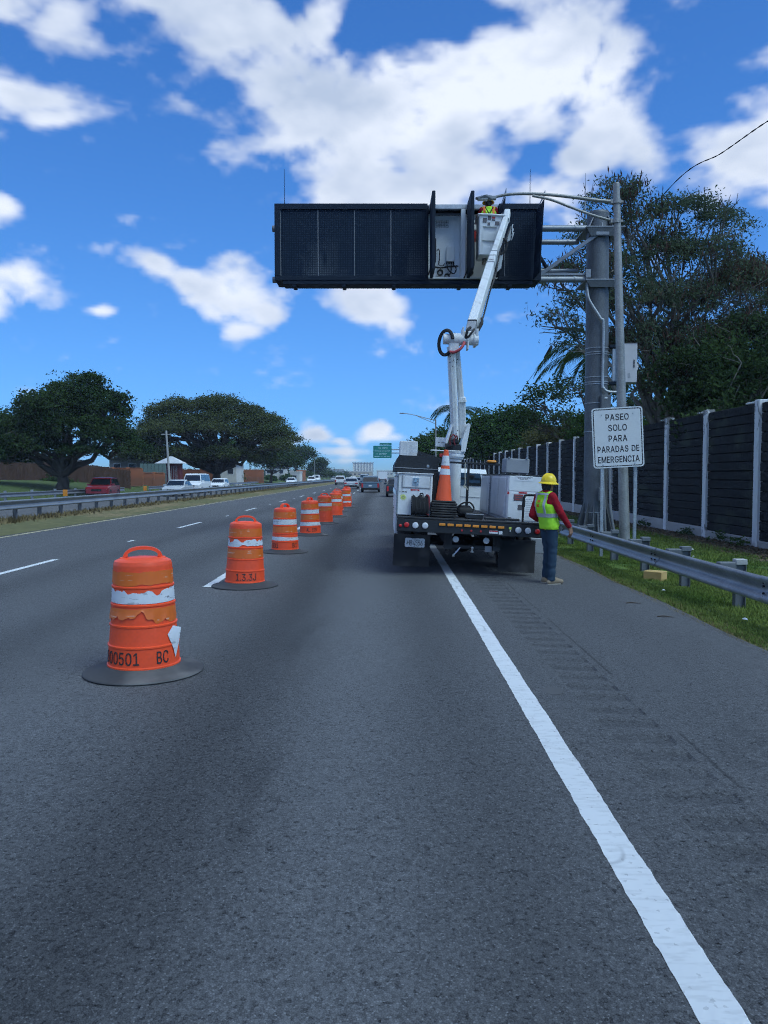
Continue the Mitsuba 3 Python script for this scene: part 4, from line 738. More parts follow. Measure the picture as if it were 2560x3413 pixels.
vp('red_box', bx(2.36, 2.50, 21.04, 21.34, 8.02, 8.22, .01), 'm_redpaint'); vp('white_box', bx(2.36, 2.56, 21.04, 21.34, 8.26, 8.52, .01), 'm_whitesticker'); vp('dark_unit', bx(2.27, 2.46, 21.09, 21.36, 7.35, 7.95, .01), 'm_greycab')
for x, lab in ((1.20, 'left open service door'), (2.195, 'right open service door')):
    d = vp('door', cat([bx(x+.03, x+.115, 20.0, 20.97, 6.96, 8.93, .012)]), 'm_vmsframe', 30, lab); sub(d, 'mesh_face', bx(x+.012, x+.03, 20.06, 20.93, 7.03, 8.86), 'm_vmsmesh', False); sub(d, 'fin', hull([(x+.02, 20.9, 8.93), (x+.02, 20.02, 8.93), (x+.035, 20.9, 8.94), (x+.035, 20.02, 8.94), (x+.02, 20.02, 9.06), (x+.035, 20.02, 9.06)]), 'm_truss', False)
    vp('door_stay', tube([(x+.10, 20.35, 7.3), (x-.04, 20.98, 6.97)], .018, 8), 'm_matteblack')
for x in (-2.71, 3.97): vp('aerial', cyl((x, 21.3, 8.93), (x, 21.3, 9.97), .010, .006, 8), 'm_vmsframe')

gy = thing('gantry', 'thick grey steel cantilever column with truss arms holding the sign', 'gantry')
def gp(n, m, mt='m_truss', sm=35, lab=None, stuff=False): return part(gy, n, m, mt, sm, lab, stuff=stuff)
gp('column', cat([cyl((6.05, 22.0, -.2), (6.02, 22.0, 8.98), .335, .305, 40), mv(lathe([(.305, 0), (.28, .06), (.12, .10), (0, .105)], 32), 6.02, 22, 8.98)]), 'm_pillar', 40)
gp('base_plate', bx(5.55, 6.55, 21.5, 22.5, -.18, -.10, .01), 'm_pillar'); 
for a in range(0, 360, 30):
    m = hull([(.33, -.012, -.10), (.33, .012, -.10), (.62, -.012, -.10), (.62, .012, -.10), (.33, -.012, .95), (.33, .012, .95), (.60, -.012, -.02), (.60, .012, -.02)]); gp('base_fin', mv(rot(m, a+8, [0, 0, 1]), 6.05, 22, 0), 'm_pillar', False)
gp('anchor_bolt', cat([mv(trimesh.creation.cylinder(.03, .14, sections=8), 6.05+.56*math.cos(a), 22+.56*math.sin(a), -.04) for a in np.radians(np.arange(23, 383, 30))]), 'm_galv', stuff=True)
for z, t in ((8.50, .16), (7.06, .12)):
    gp('flange', bx(5.58, 6.66, 21.55, 22.75, z, z+.035, .006), 'm_truss'); gp('flange_stiffener', cat([hull([(5.60, 21.56, z-.002), (6.60, 21.56, z-.002), (5.72, 21.60, z-t-.06), (6.42, 21.60, z-t-.06), (5.60, 21.60, z-.002), (6.60, 21.60, z-.002)])] + [hull([(6.02+s*.30, 21.72, z), (6.02+s*.32, 21.72, z), (6.02+s*.30, 22.2, z), (6.02+s*.32, 22.2, z), (6.02+s*.30, 22.1, z-.55), (6.02+s*.32, 22.1, z-.55)]) for s in (-.9, .15, 1.0)]), 'm_pillar', False)
gp('stiffener_top', cat([hull([(6.02+s*.34, 21.68, 8.535), (6.02+s*.34+.02, 21.68, 8.535), (6.02+s*.2, 21.72, 8.86), (6.02+s*.2+.02, 21.72, 8.86), (6.02+s*.2, 22, 8.86), (6.02+s*.34, 22, 8.535)]) for s in (-1, .1, 1)]), 'm_truss', False, stuff=True)
for y, z, r in ((21.86, 8.56, .088), (21.86, 7.15, .085), (22.75, 8.45, .075), (22.75, 7.62, .06)):
    gp('chord', cyl((-3.12, y, z-.01), (5.66, y, z), r, n=20)); gp('chord_flange', cat([cyl((5.32, y, z), (5.36, y, z), r*1.18, n=20)]), 'm_truss')
gp('diagonal', beam((4.0, 21.92, 7.02), (6.0, 21.66, 8.40), .07, .10, .07, .10, .005)); gp('diagonal', beam((4.0, 22.2, 8.55), (4.75, 22.6, 7.62), .07, .08, .07, .08, .005), 'm_vmsframe')
gp('diagonal', beam((4.2, 22.65, 7.60), (5.70, 21.90, 7.27), .05, .07, .05, .07, .005)); gp('diagonal', beam((4.2, 21.86, 7.29), (5.72, 21.84, 7.29), .05, .06, .05, .06, .005)); gp('diagonal', beam((4.2, 22.5, 7.22), (4.9, 22.6, 7.55), .05, .06, .05, .06, .005))
for k in range(6): gp('diagonal', beam((-2.8+1.15*k, 22.75, 7.62 if k % 2 else 8.45), (-1.65+1.15*k, 22.75, 8.45 if k % 2 else 7.62), .05, .07, .05, .07, .005))
gp('gusset', cat([bx(5.62, 5.76, 21.70, 21.76, 7.17, 7.40, .005), bx(5.86, 6.22, 21.58, 21.64, 8.30, 8.49, .005)]), 'm_truss', stuff=True)
gp('aerial', cyl((5.66, 22, 8.55), (5.66, 22, 10.13), .013, .007, 8), 'm_truss'); 
def strap(z, r=.335): return mv(lathe([(r, -.010), (r+.008, -.010), (r+.008, .010), (r, .010)], 36), 6.04, 22, z)
for z in (5.24, 5.12, 5.06, 4.43, 4.29, 4.23, 3.7, .62, 2.9): gp('strap', strap(z, .342 if z < 1 else .330), 'm_galv')
gp('conduit', tube(spline([(5.65, 21.68, 7.02), (5.66, 21.66, 6.75), (5.72, 21.63, 6.50), (6.02, 21.61, 6.02), (6.10, 21.61, 5.84), (6.10, 21.61, 4.3), (6.13, 21.61, 4.10), (6.25, 21.61, 4.0), (6.50, 21.62, 3.985)], 6), .038, 10), 'm_galv', 40)
gp('junction_box', bx(6.04, 6.31, 21.50, 21.66, 3.50, 3.90, .012), 'm_pillar'); gp('junction_label', bx(6.13, 6.21, 21.494, 21.50, 3.80, 3.84), 'm_whitesticker')
gp('conduit', tube(spline([(6.12, 21.58, 3.5), (6.13, 21.56, 2.0), (6.16, 21.5, 1.0), (6.2, 21.45, -.1)]), .03, 8), 'm_truss'); gp('conduit', tube(spline([(6.26, 21.6, 3.5), (6.32, 21.58, 1.6), (6.33, 21.5, .8), (6.42, 21.42, .1), (6.44, 21.4, -.15)]), .035, 8), 'm_truss')
gp('conduit', tube(spline([(6.02, 21.62, .60), (6.02, 21.6, .3), (6.03, 21.5, -.15)]), .025, 8), 'm_truss'); gp('pull_box', bx(6.0, 6.16, 21.5, 21.64, .95, 1.32, .012), 'm_pillar')
ec = thing('equipment_cabinet', 'pale metal cabinet strapped to the side of the gantry column', 'cabinet')
part(ec, 'case', cat([bx(6.56, 7.09, 21.72, 22.3, 4.27, 5.36, .012), hull([(6.54, 21.70, 5.37), (7.11, 21.70, 5.37), (6.54, 22.32, 5.37), (7.11, 22.32, 5.37), (6.60, 22.0, 5.41), (7.05, 22.0, 5.41)])]), mat('m_cabinet', dirty((.50, .48, .49), .15, 3, (.3, .28, .26)), .5))
part(ec, 'bracket', cat([bx(6.34, 6.555, 21.8, 22.1, 4.22, 4.30, .006), bx(6.34, 6.555, 21.8, 22.1, 5.25, 5.33, .006)]), 'm_vmsframe', stuff=True); part(ec, 'rail', bx(6.43, 6.53, 21.82, 21.9, 4.32, 5.22, .006), 'm_galv'); part(ec, 'handle', bx(6.99, 7.015, 21.70, 21.722, 4.68, 4.90), 'm_matteblack'); part(ec, 'latch', cat([bx(7.09, 7.14, 21.8, 21.95, 4.62, 4.72, .008), bx(7.09, 7.16, 21.82, 21.95, 4.70, 4.80, .008)]), 'm_cabinet', stuff=True); part(ec, 'vent', cat([bx(6.83, 6.90, 21.712, 21.721, 4.40+.035*k, 4.415+.035*k) for k in range(4)]), 'm_greycab', False, stuff=True)

# ---------------------------------------------------------------- lamp poles
lp = thing('street_lamp', 'tall grey lamp pole behind the guardrail with its arm over the shoulder', 'street lamp')
part(lp, 'pole', cat([cyl((5.66, 18, -.2), (5.335, 18, 8.34), .125, .076, 28), mv(lathe([(.078, 0), (.07, .02), (0, .03)], 20), 5.335, 18, 8.34)]), 'm_polemetal', 40)
au = spline([(5.34, 18, 7.935), (4.85, 18, 7.98), (4.48, 18, 8.03), (3.94, 18, 8.09), (3.41, 18, 8.125), (2.88, 18, 8.11), (2.45, 18, 8.03)], 5)
part(lp, 'arm', tube(au, np.linspace(.042, .030, len(au)), 10), 'm_polemetal', 40); part(lp, 'arm_brace', tube(spline([(5.33, 18, 7.50), (5.0, 18, 7.58), (4.69, 18, 7.675), (4.27, 18, 7.83), (3.84, 18, 7.99), (3.41, 18, 8.08)], 5), .030, 10), 'm_polemetal', 40)
for z in (7.94, 7.50): part(lp, 'clamp', cat([mv(lathe([(.085, -.05), (.105, -.05), (.105, .05), (.085, .05)], 24), 5.345+.0, 18, z), bx(5.20, 5.27, 17.95, 18.05, z-.05, z+.05, .01), bx(5.43, 5.50, 17.97, 18.03, z-.03, z+.03, .01)]), 'm_polemetal')
part(lp, 'arm_tie', cyl((4.62, 18, 7.70), (4.62, 18, 8.01), .012), 'm_polemetal')
part(lp, 'lamp_head', cat([hull([(2.10, 17.93, 8.025), (2.10, 18.07, 8.025), (2.30, 17.87, 8.055), (2.30, 18.13, 8.055), (2.46, 17.93, 8.065), (2.46, 18.07, 8.065), (2.18, 17.9, 8.0), (2.18, 18.1, 8.0), (2.46, 17.94, 8.005), (2.46, 18.06, 8.005)]), bx(2.40, 2.58, 17.95, 18.05, 7.985, 8.07, .015), cyl((2.36, 18, 8.05), (2.36, 18, 8.10), .03)]), 'm_greycab', 30); part(lp, 'lamp_lens', bx(2.16, 2.38, 17.91, 18.09, 7.985, 7.999, .006), 'm_clearlens')
l2 = thing('street_lamp', 'distant lamp pole with a long arm seen left of the boom', 'street lamp')
part(l2, 'pole', cyl((6.2, 92, -.1), (6.15, 92, 8.35), .12, .08), 'm_polemetal'); part(l2, 'arm', tube(spline([(6.13, 92, 8.25), (5.0, 92, 8.52), (3.6, 92, 8.88), (2.6, 92, 9.06), (2.3, 92, 9.08)]), .045, 8), 'm_polemetal'); part(l2, 'arm_brace', tube([(6.13, 92, 7.85), (4.0, 92, 8.72)], .035, 8), 'm_polemetal'); part(l2, 'lamp_head', bx(1.85, 2.45, 91.85, 92.15, 9.02, 9.14, .04), 'm_greycab')

# ---------------------------------------------------------------- road signs
sg = thing('road_sign', 'white rectangular sign reading PASEO SOLO PARA PARADAS DE EMERGENCIA', 'sign')
SM = T().translate([5.12, 16.9, 2.49]).rotate([0, 0, 1], -3).rotate([0, 1, 0], -3.0).scale(1.105)
part(sg, 'plate', prism(rrect(.995, 1.19, .065, 8), .006, (0, 0, 0)), 'm_signwhite', 30, tw=SM); part(sg, 'border', prism(rrect(.945, 1.14, .050, 8).difference(rrect(.912, 1.107, .036, 8)), .002, (0, -.003, 0)), 'm_ink', False, tw=SM)
for s, z, w in (('PASEO', .345, .455), ('SOLO', .135, .365), ('PARA', -.075, .365), ('PARADAS DE', -.285, .815), ('EMERGENCIA', -.49, .815)):
    m = text(s, .120, 0, -.001, z, .002, True, .020, squeeze=1.0); m.vertices[:, 0] *= w/np.ptp(m.vertices[:, 0]); part(sg, 'lettering', m, 'm_ink', False, tw=SM)
part(sg, 'bolt', cat([disc((x, -.008, z), .013, .008, 'y', 10) for x, z in ((-.31, .45), (.31, .46), (-.31, -.53), (.31, -.53))]), 'm_steel', stuff=True, tw=SM)
for x in (4.80, 5.53): part(sg, 'post', cat([bx(x-.030, x+.030, 16.93, 16.936, -.3, 3.1), bx(x-.034, x-.029, 16.936, 16.97, -.3, 3.1), bx(x+.029, x+.034, 16.936, 16.97, -.3, 3.1)]), 'm_galv', False)
gs = thing('road_sign', 'small green overhead sign far down the highway', 'sign')
part(gs, 'panel', prism(rrect(3.6, 2.38, .15), .06, (-.31, 150, 6.30)), 'm_signgreen', 30); part(gs, 'exit_tab', prism(rrect(2.34, .48, .08), .06, (.31, 150, 7.80)), 'm_signgreen', 30)
mat('m_signprint', (.42, .62, .66), .5)
part(gs, 'lettering', cat([text('Ponce De Leon', .32, -.31, 149.99, 6.36, .01, squeeze=.95)]), 'm_signprint', False); part(gs, 'small_print', cat([scrawl(2.0, .28, -.3, 149.99, 6.95, 3, 9), scrawl(2.3, .30, -.3, 149.99, 5.80, 5, 9), scrawl(1.6, .22, -1.1, 149.99, 5.30, 7, 8), scrawl(1.2, .22, .6, 149.99, 5.30, 8, 7), scrawl(1.8, .2, .2, 149.99, 7.7, 9, 9)]), 'm_signprint', False)
part(gs, 'arm', cat([cyl((1.4, 150.3, z), (9.5, 150.3, z), .10) for z in (6.75, 6.1)]), 'm_truss', stuff=True); part(gs, 'column', cyl((9.5, 150.3, -.2), (9.5, 150.3, 7.4), .25, .2), 'm_truss')

# ---------------------------------------------------------------- overhead cable, poles, litter and the yellow box
cb = thing('overhead_cable', 'dark twisted overhead cable crossing the sky at the right', 'cable')
cp = spline([(12.0, 22.0, 12.2), (12.2, 25, 12.91), (12.28, 28.5, 13.37), (12.1, 33, 13.84), (13.4, 48, 14.12), (14.85, 70, 12.75), (14.85, 80, 11.35), (14.9, 92, 9.6)], 14)
tw_ = [cp + .013*np.c_[np.cos(np.arange(len(cp))*1.3+o), np.zeros(len(cp)), np.sin(np.arange(len(cp))*1.3+o)] for o in (0, PI)]
part(cb, 'strand', tube(tw_[0], .012, 6), 'm_matteblack'); part(cb, 'strand', tube(tw_[1], .012, 6), 'm_matteblack'); part(cb, 'splice', cyl((14.75, 68.5, 12.98), (14.87, 71.5, 12.55), .14), 'm_matteblack')
for i, (x, y, h, lab) in enumerate([(-26.8, 95, 7.2, 'leaning utility pole beside the broad tree at the left'), (-25.5, 240, 8.2, 'utility pole among the far trees beyond the opposing lanes')]):
    t = thing('utility_pole', lab, 'pole'); part(t, 'shaft', cyl((x+.4*(i == 0), y, 0), (x, y, h), .16, .11), 'm_concrete'); part(t, 'cross_arm', bx(x-.6, x+.6, y-.05, y+.05, h-.5, h-.4), 'm_concrete')
t = thing('street_lamp', 'far lamp pole beyond the opposing lanes with arm pointing right', 'street lamp'); part(t, 'pole', cyl((-23.9, 265, 0), (-23.9, 265, 8.2), .14, .1), 'm_polemetal'); part(t, 'arm', tube(spline([(-23.9, 265, 8.1), (-23, 265, 8.6), (-21.4, 265, 8.7)]), .07, 8), 'm_polemetal')
yb = thing('cardboard_box', 'yellow-brown cardboard box lying in the grass behind the guardrail', 'box')
part(yb, 'body', rot(bx(4.56, 4.80, 13.05, 13.37, -.17, .01, .006), 47, [0, 0, 1], (4.68, 13.21, 0)), 'm_card'); part(yb, 'tape', rot(bx(4.65, 4.71, 13.048, 13.372, .0105, .013), 47, [0, 0, 1], (4.68, 13.21, 0)), mat('m_tape', (.55, .42, .2), .3))
rl = np.random.default_rng(31)
spots = [(7.9, 13.6), (8.6, 15.0), (4.2, 11.5), (4.35, 9.2), (6.9, 17.1), (7.6, 18.9)]
for i, (x, y) in enumerate(spots):
    t = thing('paper_scrap', ['pale paper scrap in the grass by the wall, nearest of the two there', 'pale paper scrap in the grass by the wall, farther of the two there', 'pale scrap in the short grass between asphalt and rail, farther one', 'pale scrap in the short grass between asphalt and rail, nearer one', 'pale scrap in the grass behind the sign post', 'pale scrap in the grass left of the lamp pole foot'][i], 'paper scrap'); a = rl.random()*6; s = .02+.03*rl.random(); z = float(gz(x))+.035
    P = np.array([(math.cos(a+k*PI/2+.3*rl.random())*s, math.sin(a+k*PI/2)*s*.7, .02*rl.random()) for k in range(4)] + [(0, 0, .03)]); part(t, 'scrap', mv(trimesh.Trimesh(P, [[0, 1, 4], [1, 2, 4], [2, 3, 4], [3, 0, 4]], process=False), x, y, z), 'm_whitesticker', False)
for i, (x, y, a, lab) in enumerate([(3.38, 10.35, -8, 'dry twig on the asphalt beside the grass, farthest from the camera'), (3.45, 9.35, -18, 'dry twig on the asphalt edge, middle of three'), (3.62, 6.75, -25, 'dry twig on the shoulder near the right edge of the picture')]):
    t = thing('twig', lab, 'twig'); z = float(gz(x))+.012; part(t, 'stick', mv(rot(tube([(-.10, 0, 0), (-.03, .012, .008), (.04, -.01, .005), (.10, .01, 0)], [.006, .008, .006, .003], 6), a, [0, 0, 1]), x, y, z), mat('m_twig', (.07, .05, .035), .9) if i == 0 else 'm_twig')
# ---------------------------------------------------------------- people
mat('m_skin', (.30, .155, .10), .55, spec=.4); mat('m_hair', (.012, .010, .009), .6)
mat('m_redshirt', lambda p, n, uv: mix((.34, .012, .022), (.22, .008, .016), fbm(p.x*9, p.y*9, p.z*9, 3)), .85, spec=.2)
mat('m_lime', lambda p, n, uv: mix((.34, .80, .045), (.50, .86, .04), fbm(p.x*5, p.y*5, p.z*5, 3)), .75, spec=.3)
mat('m_silver', (.46, .48, .50), .4, .2); mat('m_orangetrim', (.78, .17, .03), .7)
mat('m_jeans', lambda p, n, uv: mix((.022, .042, .070), (.040, .070, .105), fbm(p.x*14, p.y*14, p.z*9, 3)), .9, spec=.15)
mat('m_boot', lambda p, n, uv: mix((.30, .235, .165), (.20, .15, .10), fbm(p.x*20, p.y*20, p.z*20, 3)), .8); mat('m_sole', (.33, .30, .26), .8)
mat('m_hardhat', (.78, .55, .02), .32, spec=.5)
def ball(c, r): s = m3.Manifold.sphere(r, 20); return s.translate(tuple(float(v) for v in c))
def hullof(bs): return m3.Manifold.batch_hull(bs)
def chain(pts, rs):
    b = [ball(p, r) for p, r in zip(pts, rs)]; m = hullof(b[:2])
    for i in range(1, len(b)-1): m = m + hullof(b[i:i+2])
    return m
def levels(lv, grow=0.0):
    """torso: each level is (left, right, radius)"""
    m = None
    for (a, b, r), (c, d, q) in zip(lv[:-1], lv[1:]):
        h = hullof([ball(a, r+grow), ball(b, r+grow), ball(c, q+grow), ball(d, q+grow)]); m = h if m is None else m + h
    return m
def soft(m, ref=.02, it=10):
    m = m.refine_to_length(ref).to_mesh(); t = trimesh.Trimesh(m.vert_properties[:, :3], m.tri_verts); t.merge_vertices()
    trimesh.smoothing.filter_taubin(t, .5, .53, it); return t
def asman(t): return m3.Manifold(m3.Mesh(np.array(t.vertices, np.float32), np.array(t.faces, np.uint32)))
def hand(wrist, d, side, curl=.55, L=.185):
    """palm and five bent fingers; d = direction of the hand, side = thumb side"""
    w = np.array(wrist, float); d = unit(np.array(d, float)); s = unit(np.array(side, float) - d*np.dot(side, d)); n = np.cross(d, s)
    k = L/.185; P = lambda a, b, c=0: w + d*a*k + s*b*k + n*c*k
    m = hullof([ball(P(.012, .016), .021), ball(P(.012, -.016), .020), ball(P(.085, .032), .013), ball(P(.088, -.032), .012), ball(P(.05, .03), .016)])
    for i, (o, ln, r) in enumerate(((.030, .070, .0092), (.010, .080, .0095), (-.011, .074, .0092), (-.031, .058, .0084))):
        b0, c = P(.080, o), curl*(.8+.12*i); p = [b0]; a = .15
        for q, f in enumerate((.45, .32, .23)):
            a += c*(.55, .9, .6)[q]; p.append(p[-1] + (d*math.cos(a) - n*math.sin(a))*ln*k*f*1.15)
        m = m + chain(p, [r*1.05, r, r*.93, r*.8])
    th = [P(.022, .026), P(.052, .050, -.012), P(.080, .058, -.028), P(.100, .054, -.040)]
    return m + chain(th, [.014, .0115, .0105, .0085])
def head(c, face, up, k=1.0):
    c = np.array(c, float); f = unit(np.array(face, float)); u = unit(np.array(up, float) - f*np.dot(face, up)/1); s = np.cross(f, u); P = lambda a, b, d: c + (f*a + s*b + u*d)*k
    m = hullof([ball(P(.012, 0, .040), .078*k), ball(P(-.028, 0, .035), .076*k), ball(P(.030, .018, -.03), .055*k), ball(P(.030, -.018, -.03), .055*k)])
    m = m + hullof([ball(P(.03, .03, -.03), .045*k), ball(P(.03, -.03, -.03), .045*k), ball(P(.062, .012, -.088), .024*k), ball(P(.062, -.012, -.088), .024*k)])
    m = m + hullof([ball(P(.086, 0, .018), .010*k), ball(P(.106, 0, -.022), .013*k), ball(P(.085, .014, -.028), .010*k), ball(P(.085, -.014, -.028), .010*k)])
    m = m + hullof([ball(P(.084, .020, -.057), .008*k), ball(P(.084, -.020, -.057), .008*k), ball(P(.088, 0, -.052), .008*k), ball(P(.088, 0, -.064), .008*k)])
    m = m + hullof([ball(P(.078, .045, .032), .010*k), ball(P(.086, .012, .034), .010*k)]) + hullof([ball(P(.078, -.045, .032), .010*k), ball(P(.086, -.012, .034), .010*k)])
    for q in (-1, 1):
        m = m + hullof([ball(P(-.005, q*.078, .03), .010*k), ball(P(-.012, q*.088, .012), .010*k), ball(P(-.002, q*.080, -.022), .008*k)])
    eyes = [mv(trimesh.creation.icosphere(2, .011*k), *P(.076, q*.031, .014)) for q in (-1, 1)]
    return m, cat(eyes)
def hat_mesh(c, up, fwd, r=.118, brim=.158):
    pr = [(brim, -.012), (brim+.002, -.006), (brim-.004, 0), (r+.012, .012), (r+.002, .020), (r, .045), (r*.93, .085), (r*.72, .120), (r*.40, .140), (0, .147)]
    m = lathe(pr + [(0, .140)][:0], 40); inn = lathe([(brim, -.012), (r+.004, .004), (r-.004, .045), (r*.68, .112), (0, .139)], 40); inn.invert()
    ridge = [tube([(math.cos(0)*r*math.cos(t)*1.02, o, .03+.118*math.sin(t)) for t in np.linspace(.15, PI-.15, 14)], .009, 6) for o in (-.028, 0, .028)]
    m = cat([m, inn] + ridge); u = unit(np.array(up, float)); f = np.array(fwd, float); f = unit(f-u*f.dot(u)); M = np.eye(4); M[:3, 0], M[:3, 1], M[:3, 2], M[:3, 3] = f, np.cross(u, f), u, c; m.apply_transform(M); return m
def figure(key, J, fwd, rgt, hat_up, face, hat_at, vest_bands, legs=True, o=np.zeros(3), orange=False, hand_l=None, hand_r=None):
    """J: joint -> position relative to o"""
    J = {k: np.array(v, float) + o for k, v in J.items()}; R = np.array(rgt, float); F = np.array(fwd, float)
    lv = [(J['pelvis']-R*.070, J['pelvis']+R*.070, .098), (J['waist']-R*.066, J['waist']+R*.066, .090), (J['chest']-R*.088, J['chest']+R*.088, .102), (J['shl'], J['shr'], .058)]
    tor = levels(lv); hd, eyes = head(J['head'], face, (0, 0, 1))
    neck = chain([J['neck']-[0, 0, .05], J['head']-[0, 0, .07]], [.058, .054])
    traps = hullof([ball(J['neck'], .058), ball(J['shl']*.6+J['neck']*.4+[0, 0, .0], .05), ball(J['shr']*.6+J['neck']*.4, .05)])
    arm = lambda s: chain([J['sh'+s], J['el'+s], J['wr'+s]], [.056, .044, .029]); leg = lambda s: chain([J['hip'+s], J['kn'+s], J['an'+s]], [.088, .058, .042])
    foot = lambda s, g=0: hullof([ball(J['an'+s], .040+g), ball(J['an'+s]+[0, 0, -.045], .036+g), ball(J['to'+s], .030+g), ball((J['to'+s]+J['an'+s])/2+[0, 0, -.012], .040+g), ball(J['an'+s]*[1, 1, 0]+[0, 0, J['to'+s][2]]-.05*unit(J['to'+s]-J['an'+s])*[1, 1, 0], .030+g)])
    flesh = tor + traps + neck + hd.refine_to_length(.012) + arm('l') + arm('r')
    if legs: flesh = flesh + leg('l') + leg('r') + foot('l', -.004) + foot('r', -.004)
    flesh = flesh.refine_to_length(.022)
    for s, hv in (('l', hand_l), ('r', hand_r)): flesh = flesh + hand(J['wr'+s], *hv).refine_to_length(.005)
    mm = flesh.to_mesh(); bm = trimesh.Trimesh(mm.vert_properties[:, :3], mm.tri_verts); bm.merge_vertices(); trimesh.smoothing.filter_taubin(bm, .5, .53, 4)
    scene[key] = mikit.ply(bm, 'm_skin', True)
    part(key, 'eyes', eyes, 'm_hair', stuff=True)
    # sleeves with folds at the elbow, cuffs cut square
    def cloth(m, mt, nm, amp=.006, seed=0, sc=9, ref=.018, lab=None):
        t = soft(m, ref, 8); nn = t.vertex_normals; v = t.vertices; t.vertices = v + nn*(amp*2*(meshkit.fbm(v*np.array([sc, sc, sc*1.7])+seed, 3, seed)-.5))[:, None]; return part(key, nm, t, mt, True, lab)
    def cut(m, p, n_): return m.trim_by_plane(tuple(map(float, n_)), float(np.dot(p, n_)))
    for s in 'lr':
        ed = unit(J['el'+s]-J['wr'+s]); sl = chain([J['sh'+s], J['el'+s], J['wr'+s]], [.070, .057, .041]); sl = cut(sl, J['wr'+s]+ed*.010, ed); cloth(sl, 'm_redshirt', 'sleeve', .008, 3 if s == 'l' else 5, 13)
    cloth(levels(lv[:3]+[(J['shl'], J['shr'], .060)], .008) + hullof([ball(J['neck']+[0, 0, -.012], .066), ball(J['shl']*.6+J['neck']*.4, .056), ball(J['shr']*.6+J['neck']*.4, .056)]), 'm_redshirt', 'shirt', .003)
    ins = [(a+R*k_, b-R*k_, r) for (a, b, r), k_ in zip(lv, (0, 0, .0, .045))]
    vest = levels(ins, .019) + hullof([ball(J['neck']+[0, 0, -.045]-F*.02, .068), ball(ins[3][0]+[0, 0, .012], .058), ball(ins[3][1]+[0, 0, .012], .058), ball(J['chest'], .10)])
    vest = cut(vest, J['pelvis']+[0, 0, -.055], (0, 0, 1)); vt = soft(vest, .02, 10); v = vt.vertices
    vt.vertices = v + vt.vertex_normals*(.013*2*(meshkit.fbm(v*np.array([8, 8, 13.]), 3, 8)-.5))[:, None]; part(key, 'vest', vt, 'm_lime', True, 'lime high-visibility vest')
    shell = asman(vt); sc = soft(levels(ins, .029) + hullof([ball(J['neck']+[0, 0, -.040]-F*.02, .077), ball(ins[3][0]+[0, 0, .012], .068), ball(ins[3][1]+[0, 0, .012], .068)]), .02, 6); v = sc.vertices; sc.vertices = v + sc.vertex_normals*(.013*2*(meshkit.fbm(v*np.array([8, 8, 13.]), 3, 8)-.5))[:, None]; outer = asman(sc)
    def block(c, half, M3):
        b = m3.Manifold.cube((2*half[0], 2*half[1], 2*half[2]), True); A = np.zeros((3, 4)); A[:, :3] = M3; A[:, 3] = c; return b.transform(A)
    B = np.stack([R, F, np.array([0, 0, 1.])], 1)
    for nm, mt, c, half in vest_bands:
        b = outer ^ block(np.array(c)+o, half, B); mm = b.to_mesh()
        if len(mm.tri_verts): part(key, nm, trimesh.Trimesh(mm.vert_properties[:, :3], mm.tri_verts), mt, 40)
    if legs:
        pants = levels([(lv[0][0], lv[0][1], .103), (lv[1][0], lv[1][1], .093)], .008)
        for s in 'lr':
            lg = chain([J['hip'+s], J['kn'+s], J['an'+s]], [.094, .070, .058]); lg = cut(lg, J['an'+s]+[0, 0, -.028], (0, 0, 1)); pants = pants + lg
        cloth(pants, 'm_jeans', 'jeans', .015, 11, 9, .016)
        for s in 'lr':
            part(key, 'boot', soft(foot(s, .006), .012, 6), 'm_boot', True)
            a = J['an'+s]; t_ = J['to'+s]; h = unit((t_-a)*[1, 1, 0]); q = np.array([-h[1], h[0], 0]); z0 = t_[2]-.038
            part(key, 'sole', hull([np.r_[(a+h*x+q*y)[:2], z] for x, y in ((-.085, -.028), (-.085, .028), (.06, -.040), (.06, .040), (.17, -.030), (.17, .030), (.20, 0)) for z in (z0, z0+.016)]), 'm_sole', 30)
    f = np.array(face, float); hc = J['head']; sd = np.cross(f, [0, 0, 1.])
    hair = hullof([ball(hc-f*.030+[0, 0, .03], .082), ball(hc-f*.020+[0, 0, .05], .084), ball(hc-f*.055+[0, 0, -.055], .045), ball(hc-f*.03+sd*.03+[0, 0, -.05], .045), ball(hc-f*.03-sd*.03+[0, 0, -.05], .045)])
    part(key, 'hair', soft(hair, .02, 4), 'm_hair', True)
    hm = part(key, 'hard_hat', hat_mesh(np.array(hat_at)+o, hat_up, face), 'm_hardhat', 40, 'yellow full-brim hard hat')
    return J
w1 = thing('person', 'worker in a yellow hard hat, red shirt and lime vest standing at the truck tail', 'person')
h_ = math.radians(66); Fw, Rw = np.array([math.sin(h_), math.cos(h_), 0]), np.array([math.cos(h_), -math.sin(h_), 0])
J1 = dict(pelvis=(-.015, 0, .93), waist=(-.045, 0, 1.06), chest=(-.075, 0, 1.24), neck=(-.085, 0, 1.455), head=(-.045, .01, 1.565), shl=Rw*-.165+[-.085, 0, 1.385], shr=Rw*.165+[-.075, 0, 1.39],
    ell=(-.265, .10, 1.10), wrl=(-.13, .29, 1.00), elr=(.12, -.19, 1.135), wrr=(.275, -.15, .905), hipr=(.02, -.06, .90), knr=(.03, -.05, .49), anr=(.01, -.06, .095), tor=(.19, .03, .040), hipl=(-.05, .08, .90), knl=(-.005, .12, .49), anl=(-.03, .17, .095), tol=(.14, .25, .040))
